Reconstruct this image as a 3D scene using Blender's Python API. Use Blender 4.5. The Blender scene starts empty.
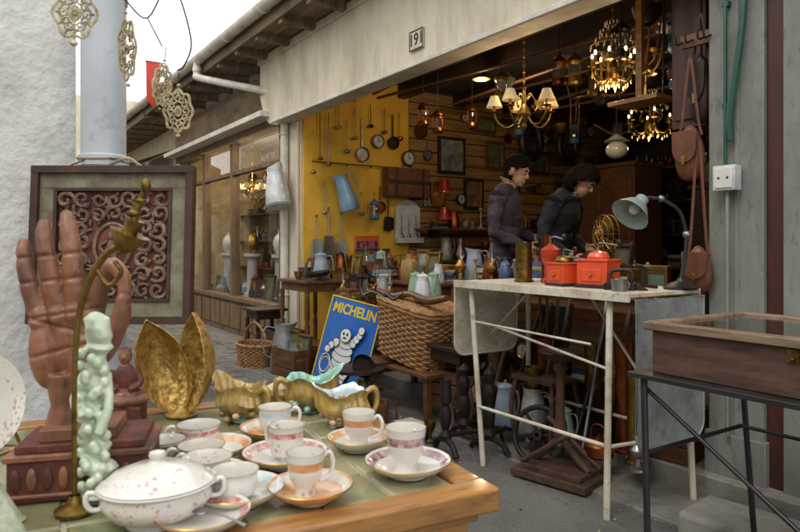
import bpy, bmesh, math, random
from mathutils import Vector, Matrix, noise
R=math.radians
random.seed(11)
sc=bpy.context.scene
sc.view_settings.view_transform='Standard'; sc.view_settings.look='None'; sc.view_settings.exposure=0
col=sc.collection
T=Matrix.Translation
def Rz(a): return Matrix.Rotation(R(a),4,'Z')
def Rx(a): return Matrix.Rotation(R(a),4,'X')
def Ry(a): return Matrix.Rotation(R(a),4,'Y')
def Sc(x,y,z): return Matrix.Diagonal((x,y,z,1))
F=T((1.52,2.9,0))@Rz(-56.5)          # shop front frame: x runs along the facade (towards the right/near end), y goes into the shop
def FM(s,w,z,rz=0): return F@T((-s,w,z))@Rz(rz)
def WM(x,y,z,rz=0): return T((x,y,z))@Rz(rz)
def SW(w,z): return F@T((-4.6,w,z))@Rz(90)   # hung on the side wall
def hx(h):
    h=h.lstrip('#'); o=[]
    for i in (0,2,4):
        c=int(h[i:i+2],16)/255; o.append(c/12.92 if c<=.04045 else ((c+.055)/1.055)**2.4)
    return tuple(o)
MC={}
def mat(name,c,rough=.5,metal=0,c2=None,amt=.6,scale=6,stretch=(1,1,1),bump=.15,bs=60,coat=0,emit=0,bd=.002,grime=0,spec=.5):
    if name in MC: return MC[name]
    if isinstance(c,str): c=hx(c)
    if isinstance(c2,str): c2=hx(c2)
    if c2 is None: c2=tuple(x*.5 for x in c)
    m=bpy.data.materials.new(name); m.use_nodes=True; nt=m.node_tree; N=nt.nodes; Lk=nt.links
    b=N['Principled BSDF']; b.inputs['Roughness'].default_value=rough; b.inputs['Metallic'].default_value=metal
    b.inputs['Coat Weight'].default_value=coat; b.inputs['Coat Roughness'].default_value=.08; b.inputs['Specular IOR Level'].default_value=spec
    tc=N.new('ShaderNodeTexCoord'); mp=N.new('ShaderNodeMapping'); mp.inputs['Scale'].default_value=stretch
    Lk.new(tc.outputs['Object'],mp.inputs['Vector'])
    n=N.new('ShaderNodeTexNoise'); n.inputs['Scale'].default_value=scale; n.inputs['Detail'].default_value=6; n.inputs['Roughness'].default_value=.65
    Lk.new(mp.outputs[0],n.inputs['Vector'])
    mr=N.new('ShaderNodeMapRange'); mr.inputs[1].default_value=.38; mr.inputs[2].default_value=.68; mr.inputs[3].default_value=0; mr.inputs[4].default_value=amt
    Lk.new(n.outputs['Fac'],mr.inputs[0])
    mx=N.new('ShaderNodeMixRGB'); mx.inputs[1].default_value=(*c,1); mx.inputs[2].default_value=(*c2,1)
    Lk.new(mr.outputs[0],mx.inputs[0]); src=mx.outputs[0]
    if grime:
        n3=N.new('ShaderNodeTexNoise'); n3.inputs['Scale'].default_value=scale*4.3; n3.inputs['Detail'].default_value=8; n3.inputs['Roughness'].default_value=.75
        Lk.new(mp.outputs[0],n3.inputs['Vector'])
        m3=N.new('ShaderNodeMapRange'); m3.inputs[1].default_value=.55; m3.inputs[2].default_value=.66; m3.inputs[3].default_value=0; m3.inputs[4].default_value=grime
        Lk.new(n3.outputs['Fac'],m3.inputs[0])
        mg=N.new('ShaderNodeMixRGB'); mg.inputs[2].default_value=tuple(x*.35 for x in c2)+(1,); Lk.new(m3.outputs[0],mg.inputs[0]); Lk.new(src,mg.inputs[1]); src=mg.outputs[0]
    Lk.new(src,b.inputs['Base Color'])
    mr2=N.new('ShaderNodeMapRange'); mr2.inputs[1].default_value=.3; mr2.inputs[2].default_value=.7; mr2.inputs[3].default_value=max(.03,rough-.1); mr2.inputs[4].default_value=min(1,rough+.18)
    Lk.new(n.outputs['Fac'],mr2.inputs[0]); Lk.new(mr2.outputs[0],b.inputs['Roughness'])
    if bump:
        n2=N.new('ShaderNodeTexNoise'); n2.inputs['Scale'].default_value=bs; n2.inputs['Detail'].default_value=5
        Lk.new(mp.outputs[0],n2.inputs['Vector'])
        bp=N.new('ShaderNodeBump'); bp.inputs['Strength'].default_value=bump; bp.inputs['Distance'].default_value=bd
        Lk.new(n2.outputs['Fac'],bp.inputs['Height']); Lk.new(bp.outputs[0],b.inputs['Normal'])
    if emit:
        b.inputs['Emission Color'].default_value=(*c,1); b.inputs['Emission Strength'].default_value=emit
    MC[name]=m; return m
def spots(m,cols,scale=40,th=.3,am=.8):
    nt=m.node_tree;N=nt.nodes;Lk=nt.links;b=N['Principled BSDF']
    src=b.inputs['Base Color'].links[0].from_socket
    tc=N.new('ShaderNodeTexCoord')
    for i,c in enumerate(cols):
        v=N.new('ShaderNodeTexVoronoi'); v.inputs['Scale'].default_value=scale*(1+.35*i); v.inputs['Randomness'].default_value=1
        nn=N.new('ShaderNodeTexNoise'); nn.inputs['Scale'].default_value=scale*.3+i*3
        Lk.new(tc.outputs['Object'],v.inputs['Vector']); Lk.new(tc.outputs['Object'],nn.inputs['Vector'])
        a=N.new('ShaderNodeMapRange'); a.inputs[1].default_value=th; a.inputs[2].default_value=th*.6; a.inputs[3].default_value=0; a.inputs[4].default_value=1; Lk.new(v.outputs['Distance'],a.inputs[0])
        g=N.new('ShaderNodeMath'); g.operation='GREATER_THAN'; g.inputs[1].default_value=.55; Lk.new(nn.outputs['Fac'],g.inputs[0])
        p=N.new('ShaderNodeMath'); p.operation='MULTIPLY'; Lk.new(a.outputs[0],p.inputs[0]); Lk.new(g.outputs[0],p.inputs[1])
        q=N.new('ShaderNodeMath'); q.operation='MULTIPLY'; q.inputs[1].default_value=am; Lk.new(p.outputs[0],q.inputs[0])
        mx=N.new('ShaderNodeMixRGB'); mx.inputs[2].default_value=(*hx(c),1); Lk.new(q.outputs[0],mx.inputs[0]); Lk.new(src,mx.inputs[1]); src=mx.outputs[0]
    Lk.new(src,b.inputs['Base Color'])
def glassmat(name,tint=(.9,.95,.95),fac=.04,mul=.9,pw=4):
    m=bpy.data.materials.new(name); m.use_nodes=True; nt=m.node_tree;N=nt.nodes;Lk=nt.links
    N.remove(N['Principled BSDF']); o=N['Material Output']
    t=N.new('ShaderNodeBsdfTransparent'); t.inputs[0].default_value=(*tint,1)
    g=N.new('ShaderNodeBsdfGlossy'); g.inputs['Roughness'].default_value=.02
    lw=N.new('ShaderNodeLayerWeight'); lw.inputs[0].default_value=.5
    pwn=N.new('ShaderNodeMath'); pwn.operation='POWER'; pwn.inputs[1].default_value=pw; Lk.new(lw.outputs['Facing'],pwn.inputs[0])
    ad=N.new('ShaderNodeMath'); ad.operation='MULTIPLY_ADD'; ad.inputs[1].default_value=mul; ad.inputs[2].default_value=fac; ad.use_clamp=True
    Lk.new(pwn.outputs[0],ad.inputs[0])
    mx=N.new('ShaderNodeMixShader'); Lk.new(ad.outputs[0],mx.inputs[0]); Lk.new(t.outputs[0],mx.inputs[1]); Lk.new(g.outputs[0],mx.inputs[2])
    Lk.new(mx.outputs[0],o.inputs[0]); return m
# ------------------------------------------------ mesh builder
class G:
    def __init__(s,name,M=None,T0=None):
        s.name=name;s.M=M or Matrix();s.v=[];s.f=[];s.mi=[];s.mats=[];s.T=T0 or Matrix()
    def _m(s,m):
        if m not in s.mats: s.mats.append(m)
        return s.mats.index(m)
    def add(s,vs,fs,m,df=None):
        o=len(s.v)
        for v in vs:
            v=Vector(v)
            if df: v=df(v)
            s.v.append(s.T@v)
        if callable(m): ms=[s._m(m(i)) for i in range(len(fs))]
        else: ms=[s._m(m)]*len(fs)
        s.f+= [tuple(i+o for i in f) for f in fs]; s.mi+=ms
        return s
    def b(s,x0,x1,y0,y1,z0,z1,m):
        return s.add([(x,y,z) for x in(x0,x1) for y in(y0,y1) for z in(z0,z1)],
          [(0,1,3,2),(4,6,7,5),(0,4,5,1),(2,3,7,6),(0,2,6,4),(1,5,7,3)],m)
    def box(s,c,d,m,M=None):
        old=s.T
        s.T=old@T(c)@(M or Matrix())
        s.b(-d[0]/2,d[0]/2,-d[1]/2,d[1]/2,-d[2]/2,d[2]/2,m); s.T=old; return s
    def lathe(s,pr,m,c=(0,0,0),seg=24,M=None,df=None,a0=0,a1=360):
        old=s.T; s.T=old@T(c)@(M or Matrix())
        full=abs(a1-a0)>=360; n=len(pr); cols=seg if full else seg+1
        vs=[]
        for j in range(cols):
            a=R(a0+(a1-a0)*j/seg)
            for r,z in pr: vs.append((max(r,1e-5)*math.cos(a),max(r,1e-5)*math.sin(a),z))
        fs=[];mm=[]
        for j in range(seg):
            k=(j+1)%cols
            for i in range(n-1):
                fs.append((j*n+i,k*n+i,k*n+i+1,j*n+i+1)); mm.append(i)
        s.add(vs,fs,(lambda q:m(mm[q])) if callable(m) else m,df); s.T=old; return s
    def sph(s,c,r,m,seg=16,rings=10,M=None,df=None):
        if not hasattr(r,'__len__'): r=(r,r,r)
        pr=[(math.sin(math.pi*i/rings),-math.cos(math.pi*i/rings)) for i in range(rings+1)]
        return s.lathe(pr,m,c,seg,(M or Matrix())@Sc(*r),df)
    def tube(s,pts,r,m,seg=8,closed=False,sub=0,flat=1,cap=True):
        P=[Vector(p) for p in pts]; n=len(P)
        rr=list(r) if hasattr(r,'__len__') else [r]*n
        if sub:
            Q=[];q=[]
            rng=n if closed else n-1
            for i in range(rng):
                a=P[(i-1)%n] if closed or i>0 else P[i]*2-P[i+1]; b_=P[i]; c=P[(i+1)%n]; d=P[(i+2)%n] if closed or i+2<n else c*2-b_
                for k in range(sub):
                    t=k/sub
                    Q.append(.5*((2*b_)+(c-a)*t+(2*a-5*b_+4*c-d)*t*t+(3*b_-a-3*c+d)*t**3)); q.append(rr[i]*(1-t)+rr[(i+1)%n]*t)
            if not closed: Q.append(P[-1]); q.append(rr[-1])
            P=Q;rr=q;n=len(P)
        tg=[]
        for i in range(n):
            if closed: t=P[(i+1)%n]-P[i-1]
            else: t=P[min(i+1,n-1)]-P[max(i-1,0)]
            if t.length<1e-9: t=Vector((0,0,1))
            tg.append(t.normalized())
        up=Vector((0,0,1)) if abs(tg[0].z)<.9 else Vector((0,1,0))
        nn=(up-tg[0]*up.dot(tg[0])).normalized(); vs=[]
        for i in range(n):
            nn=(nn-tg[i]*nn.dot(tg[i]))
            nn=nn.normalized() if nn.length>1e-6 else tg[i].orthogonal().normalized()
            bb=tg[i].cross(nn)
            for k in range(seg):
                a=2*math.pi*k/seg; vs.append(P[i]+nn*math.cos(a)*rr[i]*flat+bb*math.sin(a)*rr[i])
        fs=[]
        for i in range(n if closed else n-1):
            j=(i+1)%n
            for k in range(seg):
                l=(k+1)%seg; fs.append((i*seg+k,i*seg+l,j*seg+l,j*seg+k))
        if not closed and cap:
            fs.append(tuple(range(seg-1,-1,-1))); fs.append(tuple((n-1)*seg+k for k in range(seg)))
        return s.add(vs,fs,m)
    def prism(s,pts,y0,y1,m):
        n=len(pts); vs=[(x,y0,z) for x,z in pts]+[(x,y1,z) for x,z in pts]
        fs=[tuple(range(n)),tuple(range(2*n-1,n-1,-1))]+[(i,n+i,n+(i+1)%n,(i+1)%n) for i in range(n)]
        return s.add(vs,fs,m)
    def fin(s,parent=None,bev=0,voxel=0,sm=0,paint=None,post=None,solid=0,sub=0,ang=35,M=None):
        me=bpy.data.meshes.new(s.name); me.from_pydata([tuple(v) for v in s.v],[],s.f)
        for m in s.mats: me.materials.append(m)
        me.polygons.foreach_set('material_index',s.mi)
        me.polygons.foreach_set('use_smooth',[True]*len(s.f)); me.update()
        bm=bmesh.new(); bm.from_mesh(me)
        if not voxel: bmesh.ops.remove_doubles(bm,verts=bm.verts,dist=2e-5)
        bmesh.ops.recalc_face_normals(bm,faces=bm.faces); bm.to_mesh(me); bm.free()
        me.set_sharp_from_angle(angle=R(ang))
        o=bpy.data.objects.new(s.name,me); col.objects.link(o)
        if parent: o.parent=parent; o.matrix_basis=s.M
        else: o.matrix_world=s.M
        if voxel:
            md=o.modifiers.new('r','REMESH'); md.mode='VOXEL'; md.voxel_size=voxel; md.use_smooth_shade=True
            if sm: ms=o.modifiers.new('s','SMOOTH'); ms.factor=.6; ms.iterations=sm
            dg=bpy.context.evaluated_depsgraph_get(); m2=bpy.data.meshes.new_from_object(o.evaluated_get(dg))
            o.modifiers.clear(); o.data=m2; m2.materials.clear()
            for m in s.mats: m2.materials.append(m)
            if post:
                for v in m2.vertices: v.co=post(v.co.copy())
            for p in m2.polygons:
                p.use_smooth=True; p.material_index=paint(p.center) if paint else 0
        if solid: md=o.modifiers.new('sol','SOLIDIFY'); md.thickness=solid
        if bev: md=o.modifiers.new('bev','BEVEL'); md.width=bev; md.segments=2; md.limit_method='ANGLE'; md.angle_limit=R(40)
        return o
def empty(name,M):
    o=bpy.data.objects.new(name,None); col.objects.link(o); o.matrix_world=M; o.empty_display_size=.1; return o
def text(parent,body,size,M,m,name='lettering',ext=.001,bold=0):
    c=bpy.data.curves.new(name,'FONT'); c.body=body; c.size=size; c.extrude=ext; c.align_x='CENTER'; c.align_y='CENTER'; c.offset=bold
    c.materials.append(m); o=bpy.data.objects.new(name,c); col.objects.link(o); o.parent=parent; o.matrix_basis=M@Rx(90); return o
# ------------------------------------------------ materials
asph=mat('asphalt','6b6862',.85,c2='454340',amt=.8,scale=1.3,bump=.9,bs=70,bd=.012,grime=.45)
conc=mat('concrete','918c83',.85,c2='5d584f',amt=.8,scale=3,bump=.5,bs=40,bd=.006,grime=.4)
plaster=mat('white_plaster','dcdcd8',.9,c2='b3b2ac',amt=.7,scale=3,bump=.8,bs=38,bd=.008,grime=.2)
cream=mat('cream_paint','d9ceb8',.7,c2='a39780',amt=.6,scale=3.5,stretch=(1.6,1,.5),bump=.2,bs=30,grime=.15)
creamw=mat('gutter_paint','d8d2c5',.5,c2='9f988a',amt=.6,scale=5,bump=.15,grime=.2)
soff=mat('soffit_wood','8a765d',.8,c2='524232',amt=.8,scale=4,stretch=(.4,4,1),bump=.3)
greyp=mat('grey_green_paint','83867d',.6,c2='5d5f58',amt=.8,scale=5,stretch=(1,1,.35),bump=.3,bs=40,grime=.5)
redbr=mat('dark_red_wood','4d271c',.45,c2='1f100c',amt=.7,scale=6,stretch=(3,3,.5),bump=.15)
yel=mat('yellow_wall','e0b03a',.8,c2='b0892c',amt=.6,scale=3,bump=.2,grime=.2)
slat=mat('slat_wood','a07a45',.6,c2='634622',amt=.8,scale=5,stretch=(1,.4,6),bump=.15,grime=.3)
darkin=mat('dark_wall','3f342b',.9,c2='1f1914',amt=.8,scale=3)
woodf=mat('shop_floor','5d4d3e',.7,c2='332a21',amt=.8,scale=4)
wood=mat('brown_wood','6d4527',.45,c2='39210f',amt=.8,scale=7,stretch=(.6,3,3),bump=.15,coat=.2,grime=.3)
woodl=mat('light_wood','a9783e',.4,c2='6b4520',amt=.8,scale=9,stretch=(.5,4,4),bump=.25,coat=.3,grime=.6)
woodd=mat('dark_wood','2e1d14',.45,c2='140c08',amt=.7,scale=7,stretch=(3,3,.6),bump=.15)
brass=mat('brass','b8924c',.33,1,c2='5f4420',amt=.8,scale=14,bump=.1)
oldbr=mat('aged_brass','94773f',.42,1,c2='3d2c14',amt=.9,scale=30,bump=.4,bs=90)
copper=mat('copper','a8623a',.35,1,c2='4f2a18',amt=.8,scale=12,bump=.1)
iron=mat('cast_iron','2a2826',.55,.6,c2='40291c',amt=.6,scale=14,bump=.4)
rust=mat('rusty_iron','5b4232',.75,.3,c2='2f221b',amt=.8,scale=16,bump=.5)
steel=mat('steel','9a9c9c',.35,.9,c2='5f5c57',amt=.8,scale=12,bump=.1)
zinc=mat('zinc','a0a4a3',.5,.4,c2='6b6d6b',amt=.8,scale=8,bump=.15,grime=.4)
enw=mat('white_enamel','cdd2d4',.25,c2='8e8f88',amt=.7,scale=9,coat=.4,grime=.3)
enb=mat('blue_enamel','86a9c6',.25,c2='4f7391',amt=.6,scale=9,coat=.4)
eng=mat('green_enamel','8ba48c',.3,c2='5c725f',amt=.6,scale=9,coat=.4)
engr=mat('grey_enamel','8b9aa8',.3,c2='5d6874',amt=.6,scale=9,coat=.3)
tabw=mat('white_metal_paint','d6d0be',.4,c2='9a8768',amt=.75,scale=7,bump=.15,grime=.6)
redm=mat('red_enamel','b5341c',.35,c2='6f1d0f',amt=.6,scale=12,coat=.5,grime=.5)
orm=mat('orange_enamel','de4f27',.33,c2='a63a18',amt=.5,scale=12,coat=.5,grime=.5)
wick=mat('wicker','a87e50',.7,c2='5b3a20',amt=.8,scale=20,bump=.3)
leath=mat('brown_leather','6b3f26',.5,c2='35190f',amt=.7,scale=14,bump=.4,bs=120)
blackm=mat('black_paint','1b1b1c',.4,c2='2c2825',amt=.5,scale=10)
china=mat('white_china','d3d0c7',.17,c2='bdb8ab',amt=.6,scale=9,bump=0,coat=.6)
chinaf=mat('sprigged_china','d3d0c7',.17,c2='c0bbb0',amt=.5,scale=9,bump=0,coat=.6); spots(chinaf,['b2727e','78906a','c99a9c'],75,.32,.75)
orch=mat('orange_glaze','c47f50',.2,c2='dcc09a',amt=.95,scale=22,bump=0,coat=.6)
bluech=mat('blue_glaze','a3bcc4',.2,c2='dfe3e0',amt=.9,scale=30,bump=0,coat=.6)
gold=mat('gilding','a97f2f',.3,.9,bump=0)
redch=mat('red_print','b2524a',.2,c2='dedad2',amt=.95,scale=60,bump=0,coat=.6)
purp=mat('purple_band','7c5162',.2,c2='d0bdb5',amt=.95,scale=80,bump=0,coat=.6)
olive=mat('olive_glaze','b1924a',.22,c2='544422',amt=.95,scale=28,bump=.5,bs=60,coat=.7,grime=.4)
teal=mat('teal_glaze','8fb8a8',.2,c2='5f9185',amt=.6,scale=14,bump=0,coat=.7)
tileg=[mat('green_tile_%d'%i,c,.18,c2=c2,amt=.8,scale=14,bump=.1,coat=.6,grime=.3) for i,(c,c2) in enumerate([('8f8c64','6d6a48'),('99956f','757254'),('848460','686a4a'),('a09a76','7a7658')])]
grout=mat('grout','b0a68c',.9,c2='6a5f48')
handw=mat('carved_reddish_wood','8b5a40',.5,c2='43281b',amt=.9,scale=18,stretch=(1,1,.35),bump=.7,bs=70,coat=.12,grime=.6)
redlac=mat('red_lacquer','6b3327',.6,c2='36201a',amt=.95,scale=26,bump=.6,grime=.7)
jade=mat('jade','c3cfb6',.25,c2='8fa386',amt=.8,scale=26,bump=.3,bs=60,coat=.4)
framg=mat('worn_green_paint','7d7f68',.6,c2='5a4231',amt=1,scale=14,bump=.4,grime=.4)
fabr=[mat('china_mix_%d'%i,c,.35,c2=c2,amt=.7,scale=10,coat=.3,grime=.3) for i,(c,c2) in enumerate([('cfc9ba','a89f8a'),('46597a','2a3548'),('7d5538','4f2f19'),('a08450','6b4d22'),('5d6f60','3a463a'),('7a4a3a','4c2a20'),('b8a67e','8c744c'),('2f2a28','15110f'),('7a8387','4b5357')])]
glassm=glassmat('window_glass',(.9,.93,.91),.05,.8,4)
glassv=glassmat('case_glass',(.92,.95,.95),.06,.95,3)
lampgl=glassmat('lamp_chimney_glass',(.9,.92,.9),.1,.8,2.5)
shade=mat('cream_lampshade','d9bf8d',.8,c2='b08c55',amt=.5,scale=8,emit=.15)
bulb=mat('lit_bulb',(1,.72,.38),.3,emit=7,bump=0)
crys=mat('crystal_drops','d9c28a',.08,.0,c2='9c7a3a',amt=.6,scale=40,bump=0,coat=1,emit=.1)
ropem=mat('rope','a89a80',.9)
# ------------------------------------------------ ground
g=G('ground')
g.add([(-90,-90,0),(90,-90,0),(90,90,0),(-90,90,0)],[(0,1,2,3)],asph); g.fin()
setm=mat('sett_stone','7d7970',.8,c2='4c4944',amt=.8,scale=5,bump=.6,bs=30,bd=.006,grime=.5)
g=G('pavement',F)
random.seed(3)
x=-12.0
while x<3.2:
    L=random.uniform(.5,.9)
    g.b(x+.004,x+L-.004,-.5+random.uniform(-.01,.01),-.13,-.05,.006+random.uniform(.0,.012),setm)
    x+=L
x=-12.0
while x<-2.9:
    L=random.uniform(.13,.2)
    for k in range(6): g.b(x+.006,x+L-.006,-.51-(k+1)*.13+.006,-.51-k*.13-.006,-.05,.004+random.uniform(.001,.01),setm)
    x+=L
g.fin(bev=.006)
random.seed(41)
g=G('loose_gravel_and_litter',F)
for k in range(620):
    s=random.uniform(-1.2,4.5); w=-random.uniform(.1,2.4); r=random.uniform(.002,.008)
    g.sph((-s,w,r*.4+.001),(r,r*random.uniform(.6,1),r*.6),random.choice([asph,conc,setm,rust,ropem]),6,4)
g.fin()
# ------------------------------------------------ antique shop building
shop=empty('antique_shop_building',F)
def part(name): return G(name)
def fb(g,s0,s1,w0,w1,z0,z1,m): g.b(-s1,-s0,w0,w1,z0,z1,m)
def pane(g,s0,s1,w,z0,z1,m): g.add([(-s1,w,z0),(-s0,w,z0),(-s0,w,z1),(-s1,w,z1)],[(0,1,2,3)],m)
g=part('floor_slab'); fb(g,-.5,4.64,-.12,5,-.05,.11,conc); fb(g,-.5,4.638,.3,4.98,.11,.125,woodf); g.fin(shop,bev=.012)
g=part('side_wall'); fb(g,4.64,4.98,.0,5.2,0,3.2,cream); fb(g,4.64,4.96,-.04,-.002,0,2.42,cream); g.fin(shop,bev=.01)
g=part('yellow_panel'); fb(g,4.615,4.64,.03,1.35,.13,2.95,yel); g.fin(shop)
g=part('slat_panels')
z=.13
while z<2.9:
    fb(g,4.618,4.639,1.36,4.98,z,z+.125,slat); z+=.14
fb(g,4.628,4.6395,1.355,4.985,.13,2.95,darkin)
g.fin(shop,bev=.003)
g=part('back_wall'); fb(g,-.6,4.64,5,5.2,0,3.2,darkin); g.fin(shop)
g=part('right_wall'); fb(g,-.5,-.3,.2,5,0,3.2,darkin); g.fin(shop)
g=part('partition'); fb(g,-.29,1.5,3.55,3.6,.126,2.79,wood)
for k in range(18): fb(g,-.28+k*.1,-.19+k*.1,3.538,3.549,.13,2.78,slat if k%5 else wood)
g.fin(shop,bev=.003)
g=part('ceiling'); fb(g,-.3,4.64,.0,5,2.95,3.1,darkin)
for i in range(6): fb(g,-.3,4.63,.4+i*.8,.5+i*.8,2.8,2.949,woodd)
g.fin(shop)
g=part('front_fascia')
pts=[(-5.25,3.17),(-5.25,2.75),(-5.12,2.5),(-4.98,2.42),(3.2,2.42),(3.2,3.17)]
g.prism(pts,-.2,-.02,cream); g.b(-5.27,3.2,-.225,-.201,3.1,3.17,cream); g.b(-4.9,3.2,-.212,-.2005,2.42,2.455,creamw)
g.fin(shop,bev=.012)
g=part('wood_soffit'); 
for i in range(4): g.b(-12,3.2,-.56+i*.14,-.425+i*.14,3.19,3.21,soff)
g.b(-12,3.2,-.585,-.562,3.15,3.33,soff)
for i in range(26): g.b(-12+i*.58,-11.93+i*.58,-.56,0,3.11,3.189,soff)
g.fin(shop)
rooft=mat('roof_tile','6e5a4c',.85,c2='3e332b',amt=.8,scale=5,bump=.5)
g=part('roof'); 
g.add([(-12,-.6,3.3),(3.2,-.6,3.3),(3.2,5.4,4.9),(-12,5.4,4.9),(-12,-.6,3.36),(3.2,-.6,3.36),(3.2,5.4,4.96),(-12,5.4,4.96)],[(0,1,2,3),(4,7,6,5),(0,4,5,1),(1,5,6,2),(2,6,7,3),(3,7,4,0)],rooft)
for i in range(50): g.tube([(-12+i*.304,-.62,3.36),(-12+i*.304,5.4,4.965)],.03,rooft,6)
g.fin(shop)
g=part('gutter')
prf=[]
for k in range(9):
    a=math.pi*(1+k/8); prf.append((math.cos(a)*.065,math.sin(a)*.065))
prf2=prf+[(p[0]*.9,p[1]*.9) for p in prf[::-1]]
vs=[];nn=len(prf2)
for x in (-12,3.2):
    for a,b in prf2: vs.append((x,-.655+a,3.3+b))
g.add(vs,[(i,(i+1)%nn,nn+(i+1)%nn,nn+i) for i in range(nn)]+[tuple(range(nn)),tuple(range(2*nn-1,nn-1,-1))],creamw)
for i in range(16): g.tube([(-12+i,-.655+.07*math.cos(a),3.3+.07*math.sin(a)) for a in [math.pi*(1+k/8) for k in range(9)]],.008,creamw,5)
g.fin(shop)
g=part('downpipe')
g.tube([(-6.06,-.655,3.25),(-6.06,-.655,3.12),(-5.95,-.62,3.05),(-5.05,-.16,2.78),(-4.88,-.1,2.7),(-4.84,-.09,2.55),(-4.84,-.09,.1)],.042,creamw,12,sub=4)
for z in (.6,1.5,2.3): g.tube([(-4.84+.047*math.cos(a),-.09+.047*math.sin(a),z) for a in [k*math.pi/6 for k in range(12)]],.008,creamw,5,closed=True)
g.lathe([(.05,0),(.05,.05)],creamw,(-6.06,-.655,3.15),14)
g.fin(shop)
g=part('corner_pillar')
fb(g,-.127,.12,-.05,.2,.0,2.415,greyp); fb(g,-.14,.133,-.065,.21,0,.3,greyp)
fb(g,-.02,.0,-.056,-.049,.3,2.41,greyp)
g.fin(shop,bev=.008)
g=part('pillar_pipes')
grp=mat('dark_green_paint','22503f',.35,c2='15332a',amt=.6)
g.tube([(.06,-.08,2.4),(.055,-.085,2.1),(.0,-.085,1.72),(.0,-.08,1.6)],.016,grp,8,sub=3)
g.tube([(-.03,-.07,2.41),(-.03,-.07,1.5)],.008,grp,8)
for z in(1.75,2.2): g.b(-.045,-.015,-.075,-.05,z,z+.02,grp)
g.fin(shop)
g=part('junction_box'); g.b(-.06,.04,-.12,-.0665,1.38,1.49,enw); g.b(-.05,.03,-.126,-.1205,1.39,1.48,china); g.tube([(-.01,-.09,1.38),(-.01,-.09,.3)],.008,greyp,6)
for dx in(-.03,.01): g.lathe([(.006,0),(.001,.003)],blackm,(dx,-.1265,1.435),8,Rx(90))
g.fin(shop,bev=.004)
g=G('house_number_plate',FM(2.22,-.207,2.6)); g.b(-.085,.085,-.008,0,-.07,.07,cream)
for a in((-.085,.085,-.012,-.0085,-.07,-.062),(-.085,.085,-.012,-.0085,.062,.07),(-.085,-.078,-.012,-.0085,-.06,.06),(.078,.085,-.012,-.0085,-.06,.06)): g.b(*a,blackm)
o=g.fin(); text(o,'191',.12,T((0,-.0095,0)),blackm,bold=.002)
# right neighbour
nb=empty('neighbouring_shop_building',F)
g=G('front'); fb(g,-.2,-.13,-.03,.15,.0,2.415,redbr); fb(g,-.3,-.205,-.05,.1,.0,2.415,greyp); fb(g,-1.9,-.3,-.04,.1,0,.55,greyp); fb(g,-1.9,-.3,-.04,.1,2.2,2.415,greyp)
fb(g,-.36,-.305,-.045,.08,.56,2.19,tabw); fb(g,-1.1,-1.05,-.045,.08,.56,2.19,tabw); fb(g,-3.2,-1.9,-.04,.1,0,2.415,redbr)
for k in range(3): fb(g,-1.9,-.3,.1,.5,.6+.5*k,.62+.5*k,wood)
fb(g,-1.9,-.3,.5,.55,.1,2.4,darkin); fb(g,-3.2,-.5,.56,5,0,3.2,darkin)
g.fin(nb,bev=.004)
g=G('window_pane'); pane(g,-1.9,-.3,.0,.55,2.2,glassm); g.fin(nb)
# left neighbour shops
lw_=mat('shopfront_brown','7a6145',.55,c2='46311f',amt=.8,scale=5,stretch=(2,2,.5))
ln=empty('glazed_shop_building',F)
g=G('front')
fb(g,5.0,9.1,-.06,.1,0,.42,lw_); fb(g,4.99,9.1,-.12,.1,2.42,2.95,soff); fb(g,4.99,9.1,-.3,-.121,2.5,2.56,creamw); fb(g,4.99,9.1,.1,.25,2.95,3.18,cream)
for s in (5.0,6.6,7.8,8.98): fb(g,s,s+.08,-.05,.06,.42,2.42,lw_)
fb(g,5.1,9.08,-.045,.05,2.02,2.07,lw_); fb(g,5.1,9.08,-.1,.06,.42,.47,lw_)
for k in range(10): fb(g,5.05+k*.4,5.4+k*.4,-.075,-.061,.07,.37,lw_)
sb=mat('shop_back','cbb488',.9,c2='8a7654',grime=.3)
fb(g,5.0,9.1,1.3,1.4,0,3.0,sb); fb(g,5.0,9.0,.1,1.3,.3,.4,wood); fb(g,5.0,9.0,0.1,1.3,2.7,2.8,enw); fb(g,9.0,9.1,.1,1.3,0,2.9,sb)
for k in range(4): fb(g,5.05,9,.9,1.28,.75+k*.42,.77+k*.42,wood)
g.fin(ln,bev=.004)
g=G('window_pane'); pane(g,5.1,8.98,.0,.47,2.42,glassm); o=g.fin(ln)
text(ln,'COMMENT',.1,T((-5.5,-.006,2.27)),creamw); text(ln,'ACHETER',.1,T((-5.5,-.006,2.14)),creamw)
fn=empty('distant_shop_building',F)
g=G('front'); fb(g,9.12,22,0,.4,0,3.1,cream)
for k in range(5):
    s=9.6+k*2.3
    fb(g,s,s+1.7,-.03,-.002,.4,2.3,lw_); fb(g,s+.08,s+.8,-.04,-.031,.5,2.2,darkin); fb(g,s+.9,s+1.62,-.04,-.031,.5,2.2,mat('reflective_pane','4a5358',.08,bump=0))
    g.add([(-s-1.9,-.01,2.72),(-s+.1,-.01,2.72),(-s+.1,-.75,2.42),(-s-1.9,-.75,2.42),(-s-1.9,-.75,2.3),(-s+.1,-.75,2.3)],[(0,1,2,3),(3,2,5,4)],soff)
fb(g,9.12,22,-.6,.4,3.11,3.2,soff)
fb(g,22,26,-4,4,0,6,cream)
g.fin(fn)
redsg=mat('red_sign','c23a22',.5)
g=G('red_shop_pennant',FM(7.7,-.78,3.32)); g.prism([(-.09,.3),(.09,.3),(.09,-.18),(0,-.3),(-.09,-.18)],-.008,.008,redsg) if False else None
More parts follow.
